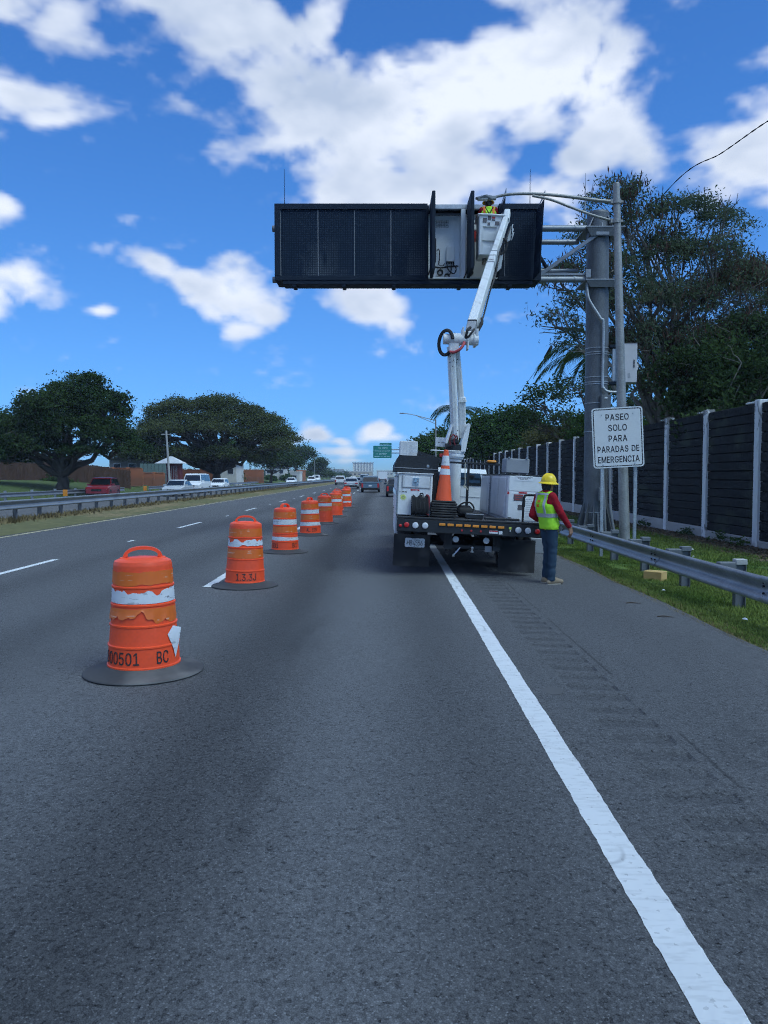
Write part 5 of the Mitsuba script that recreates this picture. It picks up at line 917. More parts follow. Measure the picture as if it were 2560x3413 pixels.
cb_ = np.array([-.05, 0, 0]); bands1 = [('reflective_band', 'm_silver', (-.055, 0, 1.095), (.5, .5, .030)),
    ('reflective_strap', 'm_silver', np.array([-.08, 0, 1.28])+Rw*.115, (.020, .5, .155)), ('reflective_strap', 'm_silver', np.array([-.08, 0, 1.28])-Rw*.115, (.020, .5, .155)),
    ('shoulder_trim', 'm_silver', np.array([-.08, 0, 1.43])-Fw*.12, (.16, .06, .014)), ('vest_print', 'm_orangetrim', np.array([-.08, 0, 1.315])-Fw*.15-Rw*.02, (.028, .06, .018)), ('vest_print', 'm_orangetrim', np.array([-.08, 0, 1.245])-Fw*.15-Rw*.035, (.024, .06, .022))]
face1 = unit(np.array([.80, .60, -.05]))
figure(w1, J1, Fw, Rw, np.array([.06, -.06, 1.]), face1, (-.035, .0, 1.600), bands1, True, np.array([2.62, 12.1, -.062]), hand_l=((.7, .3, .2), (0, .2, 1), .5), hand_r=((.22, .10, -1), (.75, .66, 0), .45))
w2 = thing('person', 'worker standing in the raised bucket, back turned, in lime and orange vest', 'person')
J2 = dict(pelvis=(0, 0, .93), waist=(0, 0, 1.06), chest=(0, .02, 1.24), neck=(0, .03, 1.45), head=(0, .06, 1.55), shl=(-.175, .02, 1.385), shr=(.175, .02, 1.385), ell=(-.27, .18, 1.16), wrl=(-.16, .40, 1.22), elr=(.27, .18, 1.16), wrr=(.16, .40, 1.22),
    hipr=(.09, 0, .90), knr=(.10, 0, .49), anr=(.10, -.02, .095), tor=(.11, .15, .04), hipl=(-.09, 0, .90), knl=(-.10, 0, .49), anl=(-.10, -.02, .095), tol=(-.11, .15, .04))
bands2 = [('orange_strap', 'm_orangetrim', (-.118, 0, 1.30), (.030, .5, .2)), ('orange_strap', 'm_orangetrim', (.118, 0, 1.30), (.030, .5, .2)), ('reflective_band', 'm_silver', (0, 0, 1.10), (.5, .5, .03))]
o2 = np.array([2.715, 20.32, 7.17])
figure(w2, J2, (0, 1, 0), (1, 0, 0), (0, .10, 1.), (0, 1., 0), (0, .06, 1.585), bands2, True, o2, hand_l=((.2, 1, .1), (1, 0, 0), .5), hand_r=((-.2, 1, .1), (-1, 0, 0), .5))
part(w2, 'harness', cat([tube(spline([o2+[-.10, -.12, 1.41], o2+[-.06, -.135, 1.33], o2+[0, -.15, 1.22]]), .014, 6), tube(spline([o2+[.10, -.12, 1.41], o2+[.06, -.135, 1.33], o2+[0, -.15, 1.22]]), .014, 6)]), 'm_matteblack', stuff=True)
# ---------------------------------------------------------------- trees and plants
mat('m_bark', lambda p, n, uv: mix((.055, .048, .040), (.14, .12, .10), fbm(p.x*5, p.y*5, p.z*1.6, 4)), .9, spec=.15)
mat('m_palebark', lambda p, n, uv: mix((.13, .115, .10), (.27, .25, .22), fbm(p.x*6, p.y*6, p.z*1.6, 4)), .9, spec=.15)
leafmat('m_leafdark', (.026, .052, .022), (.062, .098, .036), .5, .6)
leafmat('m_leafrain', (.050, .076, .030), (.105, .122, .052), .35, .5)
leafmat('m_leafmid', (.030, .070, .024), (.070, .125, .036), .7, .5)
leafmat('m_leafolive', (.075, .082, .036), (.12, .12, .052), .6, .5)
leafmat('m_leaffeather', (.055, .090, .055), (.130, .165, .100), .9, .7)
leafmat('m_pods', (.060, .034, .030), (.13, .075, .060), .9, .35)
leafmat('m_palm', (.030, .062, .026), (.085, .13, .050), .6, .45)
def wander(a, b, r, n=6, amp=.08):
    a, b = np.array(a, float), np.array(b, float); t = np.linspace(0, 1, n)[:, None]; L = np.linalg.norm(b-a)
    p = a*(1-t)+b*t + (np.sin(t*PI)*L*.10)*np.array([0, 0, 1.]); return p + r.normal(size=(n, 3))*amp*L*np.sin(t*PI)*.5
def crown_points(lobes, n, r, shell=.55):
    """leaf clump centres through the volume of the lobes, thicker towards their outside"""
    out = []; vol = np.array([a*b*c for _, (a, b, c) in lobes])**.8; cnt = (n*vol/vol.sum()).astype(int)
    for (c, s), m in zip(lobes, cnt):
        d = unit(r.normal(size=(m, 3))); d[:, 2] = np.where(d[:, 2] < -.35, -d[:, 2]*.6, d[:, 2]); q = (shell + (1-shell)*r.random(m)**.7)[:, None]; out.append(np.array(c) + d*q*np.array(s)*(1+.10*r.normal(size=(m, 1))))
    return np.vstack(out)
def foliage(pts, per, spread, leaf, r, droop=0.0, flat=.6, asp=.55, jit=.5):
    n = len(pts)*per; c = np.repeat(pts, per, 0); k = (.55+.9*r.random(len(pts)))**1.0
    c = c + r.normal(size=(n, 3))*np.repeat(k, per)[:, None]*spread*np.array([1, 1, flat])
    u = unit(r.normal(size=(n, 3))*np.array([1, 1, .6]) - np.array([0, 0, droop])); v = unit(np.cross(u, r.normal(size=(n, 3)))); s = leaf*(1-jit/2+jit*r.random((n, 1)))
    return cards(c, u*s, v*s*asp)
def tree(key_label, base, lobes, trunk_r, n, per, spread, leaf, seed, leafm, barkm='m_bark', fork=.35, name='tree', group=None, limbs=None, extra=None, gap=0.0, bare=0, **kw):
    r = np.random.default_rng(seed); t = thing(name, key_label, 'tree', group); b = np.array(base, float)
    cs = [np.array(c, float) for c, _ in lobes]; cm = np.mean(cs, 0); f = b + (cm-b)*fork; f[:2] = b[:2] + (cm-b)[:2]*fork*.6
    ms = [tube(wander(b-[0, 0, .3], f, r, 6, .05), np.linspace(trunk_r*1.25, trunk_r*.8, 6), 10)]
    for c, s in lobes:
        p = wander(f, np.array(c)-np.array([0, 0, s[2]*.35]), r, 7, .14); L = np.linalg.norm(p[-1]-p[0]); ms.append(tube(p, np.linspace(trunk_r*.58, max(.03, trunk_r*.16), 7), 7))
        for q in range(5):
            e = np.array(c) + unit(r.normal(size=3))*np.array(s)*.8; e[2] = max(e[2], c[2]-s[2]*.5); st_ = p[3+q % 4]; ms.append(tube(wander(st_, e, r, 6, .16), np.linspace(trunk_r*.20, .018, 6), 5, False))
            for z in range(2 + bare):
                e2 = e + unit(r.normal(size=3))*np.array(s)*.5; ms.append(tube(wander((st_+e)/2, e2, r, 4, .15), np.linspace(trunk_r*.08+.01, .010, 4), 4, False))
    part(t, 'trunk', cat(ms), barkm, True)
    pts = crown_points(lobes, n, r)
    if gap: pts = pts[meshkit.fbm(pts/ (np.mean([s for _, s in lobes])*.55) + seed, 3, seed) > gap]
    part(t, 'crown', foliage(pts, per, spread, leaf, r, **kw), leafm, False)
    if extra: extra(t, pts, r)
    return t
# broad dark tree at the far left
tree('broad dark green tree with a short thick trunk behind the far guardrail, leftmost', (-26.7, 64, .2), [((-25.0, 64, 8.0), (2.7, 3.2, 2.0)), ((-24.2, 64, 9.5), (1.1, 1.6, .6)), ((-26.8, 64, 8.9), (1.0, 1.5, .6)), ((-21.9, 64, 7.9), (.9, 1.4, .7)), ((-28.6, 64, 6.9), (1.1, 1.5, .7)), ((-23.2, 64, 6.6), (2.2, 3.2, 2.0)), ((-27.0, 63, 7.0), (2.8, 3.6, 1.9)), ((-29.6, 64, 5.4), (2.8, 3.4, 1.9)), ((-31.8, 64, 4.6), (2.4, 3.0, 1.7)), ((-33.8, 64, 3.8), (2.2, 3.0, 1.7)), ((-22.4, 63, 4.8), (2.0, 3.0, 1.5)), ((-25.4, 62.5, 5.4), (3.2, 3.0, 1.7)), ((-28.6, 62.5, 4.0), (3.0, 3.0, 1.3)), ((-31.0, 62, 3.2), (2.6, 2.6, 1.1)), ((-20.8, 63.5, 3.9), (1.5, 2.4, 1.0)), ((-24.0, 62.0, 3.6), (1.8, 2.2, .7))],
     .50, 5200, 13, .25, .130, 5, 'm_leafdark', fork=.26, gap=.385)
# wide rain tree
def dome(x): return 13.0 - 5.6*max(0, abs((x+25.2)/11.6))**2.3
RT = []
for k, x in enumerate(np.arange(-36.0, -13.0, 2.3)):
    zt = dome(x); yy_ = 111 + 3*math.sin(k*1.9)
    RT += [((x, yy_, zt-1.3), (2.3, 4.2, 1.4)), ((x+.8, yy_-2.5, max(4.2, zt-3.4)), (2.2, 3.4, 1.3))]
    if -34 < x < -17: RT.append(((x, yy_-5, .62*zt), (2.2, 2.4, 1.2)))
    if x < -16: RT.append(((x+.3, yy_-4, max(3.9, 4.6+.5*math.sin(k*2.1))), (2.3, 2.6, 1.2)))
RT += [((-14.4, 112, 7.6), (1.8, 2.6, .5)), ((-13.0, 112, 6.9), (1.5, 2.4, .4)), ((-15.2, 111, 5.6), (1.8, 2.6, .7)), ((-16.2, 111, 9.6), (1.9, 2.6, .6))]
tree('very wide spreading tree with an olive-green umbrella crown beyond the opposing lanes', (-24.2, 112, .1), RT, .62, 9000, 12, .40, .150, 11, 'm_leafrain', fork=.26, gap=.375, bare=1)
# further trees along the left side
for i, (x, y, z, s, m, lab) in enumerate([(-31.5, 150, 5.6, (4.6, 5, 3.4), 'm_leafmid', 'dark round tree right behind the wide umbrella tree'), (-25.0, 170, 4.6, (4.4, 5, 3.0), 'm_leafdark', 'dark tree beyond the wide umbrella tree, beside the utility pole'), (-26.5, 235, 7.4, (5.6, 7, 4.4), 'm_leafdark', 'dark domed tree at the right end of the left tree row'), (-32.0, 250, 7.6, (6.4, 7, 4.2), 'm_leafmid', 'green tree left of the dark domed tree at the end of the left row'), (-24.5, 290, 5.2, (4, 6, 3.8), 'm_leafdark', 'farthest small tree of the left row, above the traffic'), (-62, 120, 7.5, (9, 6, 4.6), 'm_leafmid', 'green tree mass behind the leftmost broad tree'), (-47, 92, 4.6, (6.5, 5, 3.4), 'm_leafdark', 'dark shrubby tree between the two big left trees')]):
    r = np.random.default_rng(60+i); lb_ = [((x+r.normal()*s[0]*.4, y+r.normal()*s[1]*.3, z+r.normal()*s[2]*.22), (s[0]*.62, s[1]*.6, s[2]*.62)) for _ in range(5)] + [((x, y, z), (s[0]*.8, s[1]*.8, s[2]*.85))]
    tree(lab, (x, y, .4), lb_, .3, 800, 10, s[0]*.11, .30 if y > 140 else .24, 70+i, m, gap=.36)
for i in range(14): # bushes along the left verge and the far road
    x, y = [(-33, 78), (-29.5, 92), (-31, 128), (-27.5, 140), (-28, 190), (-26, 205), (-24.8, 330), (-27, 370), (-24, 430), (-26, 520), (-30, 330), (-38, 100), (-42, 68), (-47, 66)][i]; s = 1.3+.25*(i % 4)+ (1.2 if y > 300 else 0)
    r = np.random.default_rng(200+i); t = thing('bush', ['low green bush below the orange wall', 'bush at the foot of the wide tree', 'rounded bush by the orange wall ends', 'low bush left of the small white house', 'bush in front of the far dark tree', 'small bush by the far lamp pole', 'hazy bush at the far bend', 'far bush above the oncoming cars', 'faint bush near the skyline', 'faintest bush on the skyline', 'far bush left of the lamp pole', 'bush in the shade of the wide tree', 'dark bush at the left edge behind the fence', 'leftmost dark bush by the brown fence'][i], 'bush')
    pts = crown_points([((x, y, s*.55), (s*1.3, s*1.3, s*.8))], 140, r, .3); part(t, 'leaves', foliage(pts, 9, s*.17, .16 if y < 150 else .3, r), 'm_leafmid' if i % 3 else 'm_leafdark', False); part(t, 'stem', tube([(x, y, .0), (x+.05, y, s*.4), (x, y, s*.8)], [.08, .06, .02], 6), 'm_bark')

# the tall feathery pod tree behind the wall, right
def pods(t, pts, r):
    q = pts[meshkit.fbm(pts*.55+3, 3, 4) > .50]; q = q[r.random(len(q)) < .75]; n = len(q)*7; c = np.repeat(q, 7, 0) + r.normal(size=(n, 3))*np.array([.18, .18, .20]); u = unit(r.normal(size=(n, 3))*.28 + np.array([0, 0, -1.])); v = unit(np.cross(u, r.normal(size=(n, 3)))); s = .11+.07*r.random((n, 1))
    part(t, 'seed_pods', cards(c, u*s, v*s*.16), 'm_pods', False, 'brownish hanging seed pods')
FT = [((8.6, 29.5, 12.0), (1.1, 1.4, .8)), ((9.6, 30, 11.2), (1.3, 1.5, 1.0)), ((11.4, 30, 11.6), (1.3, 1.5, .8)), ((12.9, 30, 11.2), (1.4, 1.6, .9)), ((10.4, 30, 10.0), (1.6, 1.7, 1.1)), ((12.2, 30, 9.8), (1.8, 1.8, 1.2)), ((7.6, 29, 10.4), (.9, 1.2, .7)), ((6.6, 29, 9.0), (.9, 1.1, .6)), ((7.6, 29, 8.0), (1.1, 1.2, .8)), ((6.4, 29, 7.4), (.8, 1.0, .55)), ((7.2, 29, 6.6), (.9, 1.1, .6)), ((8.4, 29, 9.2), (1.0, 1.3, .9)),
      ((9.6, 29.5, 8.2), (1.6, 1.6, 1.2)), ((11.6, 30, 8.0), (1.9, 2, 1.3)), ((13.8, 30.5, 8.8), (1.7, 2, 1.2)), ((10.0, 29.5, 6.6), (1.7, 1.7, 1.2)), ((12.2, 30, 6.4), (2.0, 2, 1.3)), ((14.2, 30, 6.8), (1.8, 2, 1.4)), ((11.0, 29, 5.2), (1.8, 1.8, 1.1)), ((13.6, 29.5, 5.2), (2.0, 2, 1.2))]
tree('tall feathery tree with hanging brown seed pods behind the sound wall', (10.9, 30, -.2), FT, .20, 4600, 22, .19, .076, 21, 'm_leaffeather', 'm_palebark', fork=.38, extra=pods, droop=.55, asp=.36, gap=.485, bare=0)
FT2 = [((15.6, 34, 10.2), (1.6, 2, 1.0)), ((16.6, 34, 8.6), (1.8, 2, 1.3)), ((18.0, 34, 9.4), (2.0, 2, 1.2)), ((20.2, 35, 8.6), (2.2, 2, 1.4)), ((17.6, 34, 7.6), (2.0, 2, 1.3)), ((20.0, 35, 6.4), (2.4, 2, 1.5)), ((18.0, 34, 5.4), (2.2, 2, 1.3)), ((22, 36, 7.2), (2, 2, 1.6))]
tree('second feathery tree behind the sound wall, at the right edge', (18.8, 34.5, -.2), FT2, .22, 2500, 20, .22, .082, 23, 'm_leaffeather', 'm_palebark', fork=.4, extra=pods, droop=.5, asp=.36, gap=.455)
r = np.random.default_rng(77)
DT = [((11.4, 28, 5.4), (1.6, 1.5, 1.2)), ((13.0, 28, 4.9), (2.6, 1.8, 1.4)), ((15.6, 28, 4.6), (2.4, 1.8, 1.5)), ((18.2, 29, 4.6), (2.4, 1.8, 1.6)), ((11.2, 27, 4.2), (1.4, 1.4, 1.1)), ((13.2, 29, 6.4), (1.8, 1.5, 1.2)), ((16.6, 30, 6.0), (2.0, 1.6, 1.2)), ((9.9+1.2, 26, 3.2), (1.0, 1.0, .8))]
tree('dense dark green undergrowth tree right behind the sound wall', (14.6, 28.5, -.2), DT, .18, 3000, 14, .24, .095, 25, 'm_leafdark', 'm_palebark', fork=.3, gap=.445, droop=.4, bare=1)
# bare pale branches in front of the dark foliage
bb = []
for k in range(16):
    a = np.array([11.4+.5*k, 26.6+.2*(k % 5), 3.0+.2*(k % 3)]); e = a + np.array([r.normal()*1.6, r.normal()*.5, 1.2+2.2*r.random()]); p = wander(a, e, r, 7, .22); bb.append(tube(p, np.linspace(.045, .012, 7), 5, False))
    for q in range(3): bb.append(tube(wander(p[2+q], p[2+q]+r.normal(size=3)*np.array([.9, .3, .5]), r, 5, .2), np.linspace(.02, .006, 5), 4, False))
t = thing('vine_branches', 'tangle of bare pale branches against the dark foliage above the sound wall', 'branches'); part(t, 'branches', cat(bb), 'm_palebark', True, stuff=True)

# coconut palms
def palm(lab, base, top, nf, L, seed, angs=None):
    r = np.random.default_rng(seed); t = thing('palm_tree', lab, 'palm tree'); b, tp_ = np.array(base, float), np.array(top, float); p = bezier([b-[0, 0, .3], b*.5+tp_*.5+[.3, 0, 0], tp_], 10)
    part(t, 'trunk', tube(p, np.linspace(.22, .13, 10)*(1+.06*np.cos(np.arange(10)*PI)), 10), 'm_palebark', True)
    for k in range(nf):
        a = (k/nf)*2*PI + r.random()*.5 if angs is None else angs[k]; el = .95-1.15*r.random(); d = np.array([math.cos(a), math.sin(a), 0]); l = L*(.8+.3*r.random())
        sp = bezier([tp_, tp_ + d*l*.35*math.cos(el*.5) + [0, 0, l*(.10+.42*max(el, 0))], tp_ + d*l*.8 + [0, 0, l*(.25*el)], tp_ + d*l*.98 + [0, 0, l*(.30*el-.48)]], 16)
        m = [tube(sp, np.linspace(.035, .008, 16), 5, False)]; tt = np.gradient(sp, axis=0); tt = unit(tt); C, U, V = [], [], []
        q = np.linspace(.10, .99, 78); pos = np.stack([np.interp(q, np.linspace(0, 1, 16), sp[:, i]) for i in range(3)], 1); tn = unit(np.stack([np.interp(q, np.linspace(0, 1, 16), tt[:, i]) for i in range(3)], 1))
        for sg in (-1, 1):
            side = unit(np.cross(tn, [0, 0, 1.]))*sg; w = l*.24*np.sin(np.clip(q*1.05, 0, 1)*PI)**.55*(.8+.4*r.random(len(q))) + .05; dr_ = unit(side*.75 + tn*.55 + np.array([0, 0, -1])*(.45+.5*r.random((len(q), 1))) + r.normal(size=(len(q), 3))*.10)
            C.append(pos + dr_*w[:, None]*.5); U.append(dr_*w[:, None]*.5); V.append(unit(np.cross(dr_, tn))*.019 + tn*.004)
        m.append(cards(np.vstack(C), np.vstack(U), np.vstack(V))); part(t, 'frond', cat(m), 'm_palm', False)
palm('coconut palm with drooping fronds half hidden behind the gantry column', (11.4, 40, -.2), (11.0, 40, 7.9), 18, 3.5, 31)
palm('coconut palm whose fronds hang at the far right above the sound wall', (14.9, 31.6, -.2), (14.6, 31.6, 5.6), 12, 2.9, 33)
palm('distant palm behind the boom, above the round green trees', (8.2, 84, -.1), (8.0, 84, 8.6), 14, 3.8, 35)
# trees along the wall in the middle distance
tree('open dark tree with sparse twigs between the round tree and the palm', (13.6, 52, -.1), [((10.8, 52, 6.6), (1.8, 1.8, 1.3)), ((13.2, 52, 7.6), (2.0, 2, 1.2)), ((15.6, 53, 7.0), (2.2, 2, 1.4)), ((12.2, 52, 5.2), (1.9, 2, 1.1)), ((15.0, 52, 5.2), (2.4, 2, 1.2)), ((9.7, 52, 5.4), (1.0, 1.3, .7)), ((17.6, 53, 6.0), (2, 2, 1.4))], .2, 1250, 10, .26, .12, 41, 'm_leafdark', fork=.4, gap=.47, bare=2)
tree('rounded dense green tree left of the olive bush above the wall', (12.4, 74, -.1), [((10.2, 74, 5.4), (2.8, 2.6, 2.5)), ((12.6, 75, 6.6), (2.6, 2.6, 1.9)), ((14.4, 75, 5.2), (2.4, 2.4, 2.2)), ((8.4, 74, 4.6), (2.0, 2.2, 2.0)), ((11.2, 73, 3.8), (3.0, 2, 1.8))], .25, 1900, 12, .32, .16, 43, 'm_leafmid', fork=.3, gap=.30)
tree('olive-brown feathery bush-like tree behind the wall', (13.6, 58, -.1), [((12.4, 58, 4.0), (2.0, 2, 1.5)), ((14.4, 58, 4.3), (2.2, 2, 1.5)), ((16.0, 58, 3.9), (1.8, 2, 1.4)), ((13.4, 57, 3.2), (2.2, 1.6, 1.2))], .15, 1500, 14, .22, .085, 45, 'm_leafolive', fork=.3, gap=.30, droop=-.4)
tree('bright green young tree behind the wall beside the gantry column', (13.2, 44, -.1), [((12.6, 44, 4.5), (1.7, 1.6, 1.0)), ((14.2, 45, 4.2), (1.8, 1.6, 1.1)), ((11.6, 44, 3.8), (1.2, 1.3, .8))], .12, 950, 12, .22, .095, 47, 'm_leafmid', fork=.4, gap=.38)
tree('green tree at the left of the boom beyond the truck', (8.4, 100, -.1), [((6.0, 100, 4.6), (3.0, 3, 2.6)), ((8.6, 101, 5.6), (2.8, 3, 2.4)), ((10.8, 101, 6.2), (2.6, 3, 2.6)), ((4.3, 100, 3.6), (2.0, 2.4, 1.8))], .25, 1500, 11, .36, .20, 49, 'm_leafmid', fork=.3, gap=.32)
for i, (x, y) in enumerate([(10, 130), (12, 160), (11, 210), (16, 120), (20, 90), (20, 70), (19, 56), (22, 48)]):
    r = np.random.default_rng(300+i); h = 5.2+1.2*r.random(); lb_ = [((x+r.normal()*1.6, y+r.normal()*1.5, h*.75+r.normal()*.7), (2.6, 2.6, 1.9)) for _ in range(4)]
    tree(['green tree far along the right side, first beyond the lamp', 'green tree far along the right side, second beyond the lamp', 'farthest green tree on the right side', 'tree behind the far part of the wall', 'tree rising behind the round green tree', 'tree behind the olive bush', 'tree behind the sparse twiggy tree', 'tree deep behind the palm by the column'][i], (x, y, -.1), lb_, .2, 520, 10, .38, .22, 320+i, ['m_leafmid', 'm_leafdark'][i % 2], gap=.33)
# weeds and dead leaves at the wall foot
rz = np.random.default_rng(90); nn_ = 5200; lx_, ly_ = 8.3+1.65*rz.random(nn_)**.7, 14+32*rz.random(nn_)**1.4
u = unit(rz.normal(size=(nn_, 3))*np.array([1, 1, .25])); v = unit(np.cross(u, rz.normal(size=(nn_, 3)))); s = .02+.035*rz.random((nn_, 1))
setting('fallen_leaves', cards(np.c_[lx_, ly_, gz(lx_)+.01], u*s, v*s*.6), mat('m_deadleaf', lambda p, n, uv: mix((.07, .05, .03), (.17, .12, .075), noise(p.x*9, p.y*9, 1)), .9), 'brown fallen leaves along the foot of the sound wall', False, 'stuff')
for i, y in enumerate([18.6, 21.0, 22.2, 24.9, 29]):
    r = np.random.default_rng(400+i); t = thing('weed', ['low green weed at the foot of the sound wall, nearest the camera', 'second nearest low green weed at the foot of the sound wall', 'middle one of the low green weeds along the sound wall', 'second farthest low green weed at the foot of the sound wall', 'low green weed at the foot of the sound wall, farthest away'][i], 'weed'); x = 9.75; g = float(gz(x)); pts = np.array([x, y, g+.12]) + r.normal(size=(22, 3))*np.array([.10, .22, .07]); part(t, 'leaves', foliage(pts, 7, .05, .045, r), 'm_leafmid', False)
# ---------------------------------------------------------------- vehicles on the road
def paint(key, c, rough=.25): return mat(key, c, rough, spec=.6, clearcoat=.6, clearcoat_gloss=.9)
for k, c in dict(m_cred=(.20, .012, .018), m_csilver=(.40, .43, .46), m_cwhite=(.74, .75, .76), m_cdark=(.022, .030, .042), m_cblue=(.10, .16, .22), m_cgrey=(.22, .24, .26)).items(): paint(k, c)
KINDS = { # length, width, belt height, roof height, hood start, windscreen top, rear glass top, tail, hood height
 'suv': (4.6, 1.86, 1.02, 1.66, 1.05, .35, -1.95, -2.25, 1.00), 'sedan': (4.6, 1.80, .92, 1.44, 1.15, .25, -1.05, -1.85, .88), 'van': (5.1, 1.98, 1.20, 2.02, 1.85, 1.35, -2.45, -2.5, 1.10), 'hatch': (4.1, 1.76, .95, 1.50, 1.0, .25, -1.55, -1.95, .92)}
def wheel_meshes(r, w=.20):
    t = lathe([(r*.62, -w*.45), (r*.9, -w*.5), (r, -w*.35), (r, w*.35), (r*.9, w*.5), (r*.62, w*.45)], 22); h = lathe([(r*.63, w*.40), (r*.5, w*.28), (r*.18, w*.34), (0, w*.36)], 14); h2 = h.copy(); h2.vertices[:, 2] *= -1; h2.invert()
    return rot(t, 90, [0, 1, 0]), rot(cat([h, h2]), 90, [0, 1, 0])
def car(name, lab, catg, x, y, head, kind, paint_, lights=False, grp=None):
    L, w, zb, zr, hs, wt, rt, tail, hh = KINDS[kind]; h, W = L/2, w/2; t = thing(name, lab, catg, grp); g = float(gz(x))+.012; M = T().translate([x, y, g]).rotate([0, 0, 1], head)
    low = .22; P = []
    def ring(yy, ww, z0, z1, b=.06): return [(sx*(ww-b), yy, z0) for sx in (-1, 1)]+[(sx*ww, yy, z0+b) for sx in (-1, 1)]+[(sx*ww, yy, z1-b) for sx in (-1, 1)]+[(sx*(ww-b*1.4), yy, z1) for sx in (-1, 1)]
    body = [hull(ring(-h+.06, W*.88, .38, zb-.16)+ring(-h+.25, W*.97, low+.06, zb-.02)+ring(-.2, W, low, zb)+ring(hs, W, low, hh+.02)),
            hull(ring(-.3, W, low, zb)+ring(hs, W, low, hh+.02)+ring(h-.25, W*.95, low+.04, hh-.10)+ring(h-.05, W*.84, .36, hh-.24))]
    cab_ = hull([(sx*ww, yy, z) for sx in (-1, 1) for ww, yy, z in ((W*.93, hs-.05, zb-.06), (W*.76, wt, zr-.03), (W*.70, wt-.35, zr), (W*.70, rt+.3, zr), (W*.76, rt, zr-.06), (W*.92, tail, zb-.06))])
    part(t, 'body', cat(body), paint_, 30, tw=M); part(t, 'cabin', cab_, paint_, 30, tw=M)
    def quad(a, b, f0=.12, f1=.86, inset=.08, off=.012):
        # a window laid 12 mm proud of the cabin face between the rails a (bottom) and b (top)
        a, b = np.array(a, float), np.array(b, float); n = unit(np.cross(a[1]-a[0], b[0]-a[0])); q = [a[0]+(b[0]-a[0])*f0, a[1]+(b[1]-a[1])*f0, a[1]+(b[1]-a[1])*f1, a[0]+(b[0]-a[0])*f1]; c = sum(q)/4
        q = [p+(c-p)*inset for p in q]; return hull([p+n*off for p in q]+[p-n*off for p in q])
    Fa, Fb = [(-W*.93, hs-.05, zb-.06), (W*.93, hs-.05, zb-.06)], [(-W*.76, wt, zr-.03), (W*.76, wt, zr-.03)]; Ra, Rb = [(W*.92, tail, zb-.06), (-W*.92, tail, zb-.06)], [(W*.76, rt, zr-.06), (-W*.76, rt, zr-.06)]
    wn = [quad([Fa[1], Fa[0]], [Fb[1], Fb[0]], off=.016), quad([Ra[1], Ra[0]], [Rb[1], Rb[0]], off=.016)]
    part(t, 'windscreen', wn[0], 'm_glass', False, tw=M); part(t, 'rear_window', wn[1], 'm_glass', False, tw=M)
    for sx in (-1, 1):
        ym = (hs+tail)/2
        for ya, yb2 in ((hs-.25, ym+.05), (ym-.05, tail+.2)):
            tp = lambda yy: np.clip(yy, rt+.12, wt-.10); q = [(sx*W*.925, ya, zb-.0), (sx*W*.925, yb2, zb-.0), (sx*W*.79, tp(yb2), zr-.13), (sx*W*.79, tp(ya), zr-.13)]
            part(t, 'side_window', hull(q+[(p[0]+sx*.012, p[1], p[2]+.004) for p in q]), 'm_glass', False, tw=M)
        part(t, 'mirror', hull([(sx*(W+a), hs-.35+b, zb+.06+c) for a in (-.05, .17) for b in (-.06, .06) for c in (-.07, .07)]), paint_, tw=M)
        part(t, 'headlight', hull([(sx*(W*.84-a), h-.10+b, hh-.24-c) for a in (0, .38) for b in (-.10, .03) for c in (.02, .17)]), 'm_headlight' if lights else 'm_clearlens', tw=M)
        zt = zb-.12; part(t, 'tail_light', hull([(sx*(W*.93-a), -h+.08+b, zt-c) for a in (0, .30 if kind == 'sedan' else .16) for b in (-.06, .08) for c in (0, .16 if kind == 'sedan' else .40)]), 'm_redlens', tw=M)
    part(t, 'grille', bx(-W*.42, W*.42, h-.10, h-.02, hh-.42, hh-.26, .01), 'm_matteblack', tw=M); part(t, 'lower_trim', cat([bx(-W*.86, W*.86, h-.16, h+.03, .24, .40, .02), bx(-W*.90, W*.90, -h-.02, -h+.2, .26, .46, .02)]), 'm_matteblack', tw=M, stuff=True)
    part(t, 'licence_plate', bx(-.16, .16, -h+.01, -h+.05, zb-.42, zb-.30), 'm_whitesticker', tw=M)
    r = .33 if kind in ('sedan', 'hatch') else .36; wm, hm = wheel_meshes(r)
    for sx in (-1, 1):
        for wy in (h-.90, -h+.95): k = part(t, 'wheel', mv(wm, sx*(W-.09), wy, r), 'm_rubber', 30, tw=M); part(k, 'rim', mv(hm, sx*(W-.09), wy, r), 'm_steel', 30, tw=M)
    return t, M
scene['m_headlight'] = {'type': 'principled', 'base_color': {'type': 'rgb', 'value': [.8, .8, .78]}, 'roughness': .15, 'specular': .8}
car('suv', 'dark blue sport utility vehicle driving away in the open lane, seen from behind', 'car', -1.35, 78, 0, 'suv', 'm_cblue')
car('sedan', 'silver sedan driving away beside the last traffic drums', 'car', -4.15, 99, 0, 'sedan', 'm_csilver')
car('suv', 'white sport utility vehicle driving away in the leftmost lane', 'car', -8.0, 142, 0, 'suv', 'm_cwhite')
car('sedan', 'grey sedan far ahead behind the silver sedan', 'car', -4.6, 128, 0, 'sedan', 'm_cgrey')
car('van', 'pale van far ahead between the grey sedan and the dark vehicle', 'van', -4.2, 165, 0, 'van', 'm_csilver')
car('suv', 'dark tall vehicle far ahead of the blue one', 'car', -2.3, 172, 0, 'suv', 'm_cdark')
car('hatchback', 'dark hatchback partly hidden behind the left side of the bucket truck', 'car', 1.04, 62, 0, 'hatch', 'm_cdark')
car('sedan', 'white sedan far ahead in the left lane', 'car', -8.2, 205, 0, 'sedan', 'm_cwhite')
car('suv', 'red sport utility vehicle coming toward the camera in the opposing lanes', 'car', -23.0, 63, 187, 'suv', 'm_cred')
car('sedan', 'silver-blue car coming toward the camera, just left of the white van', 'car', -18.2, 68, 180, 'sedan', 'm_csilver')
car('van', 'white passenger van coming toward the camera in the opposing lanes', 'van', -19.5, 80, 180, 'van', 'm_cwhite')
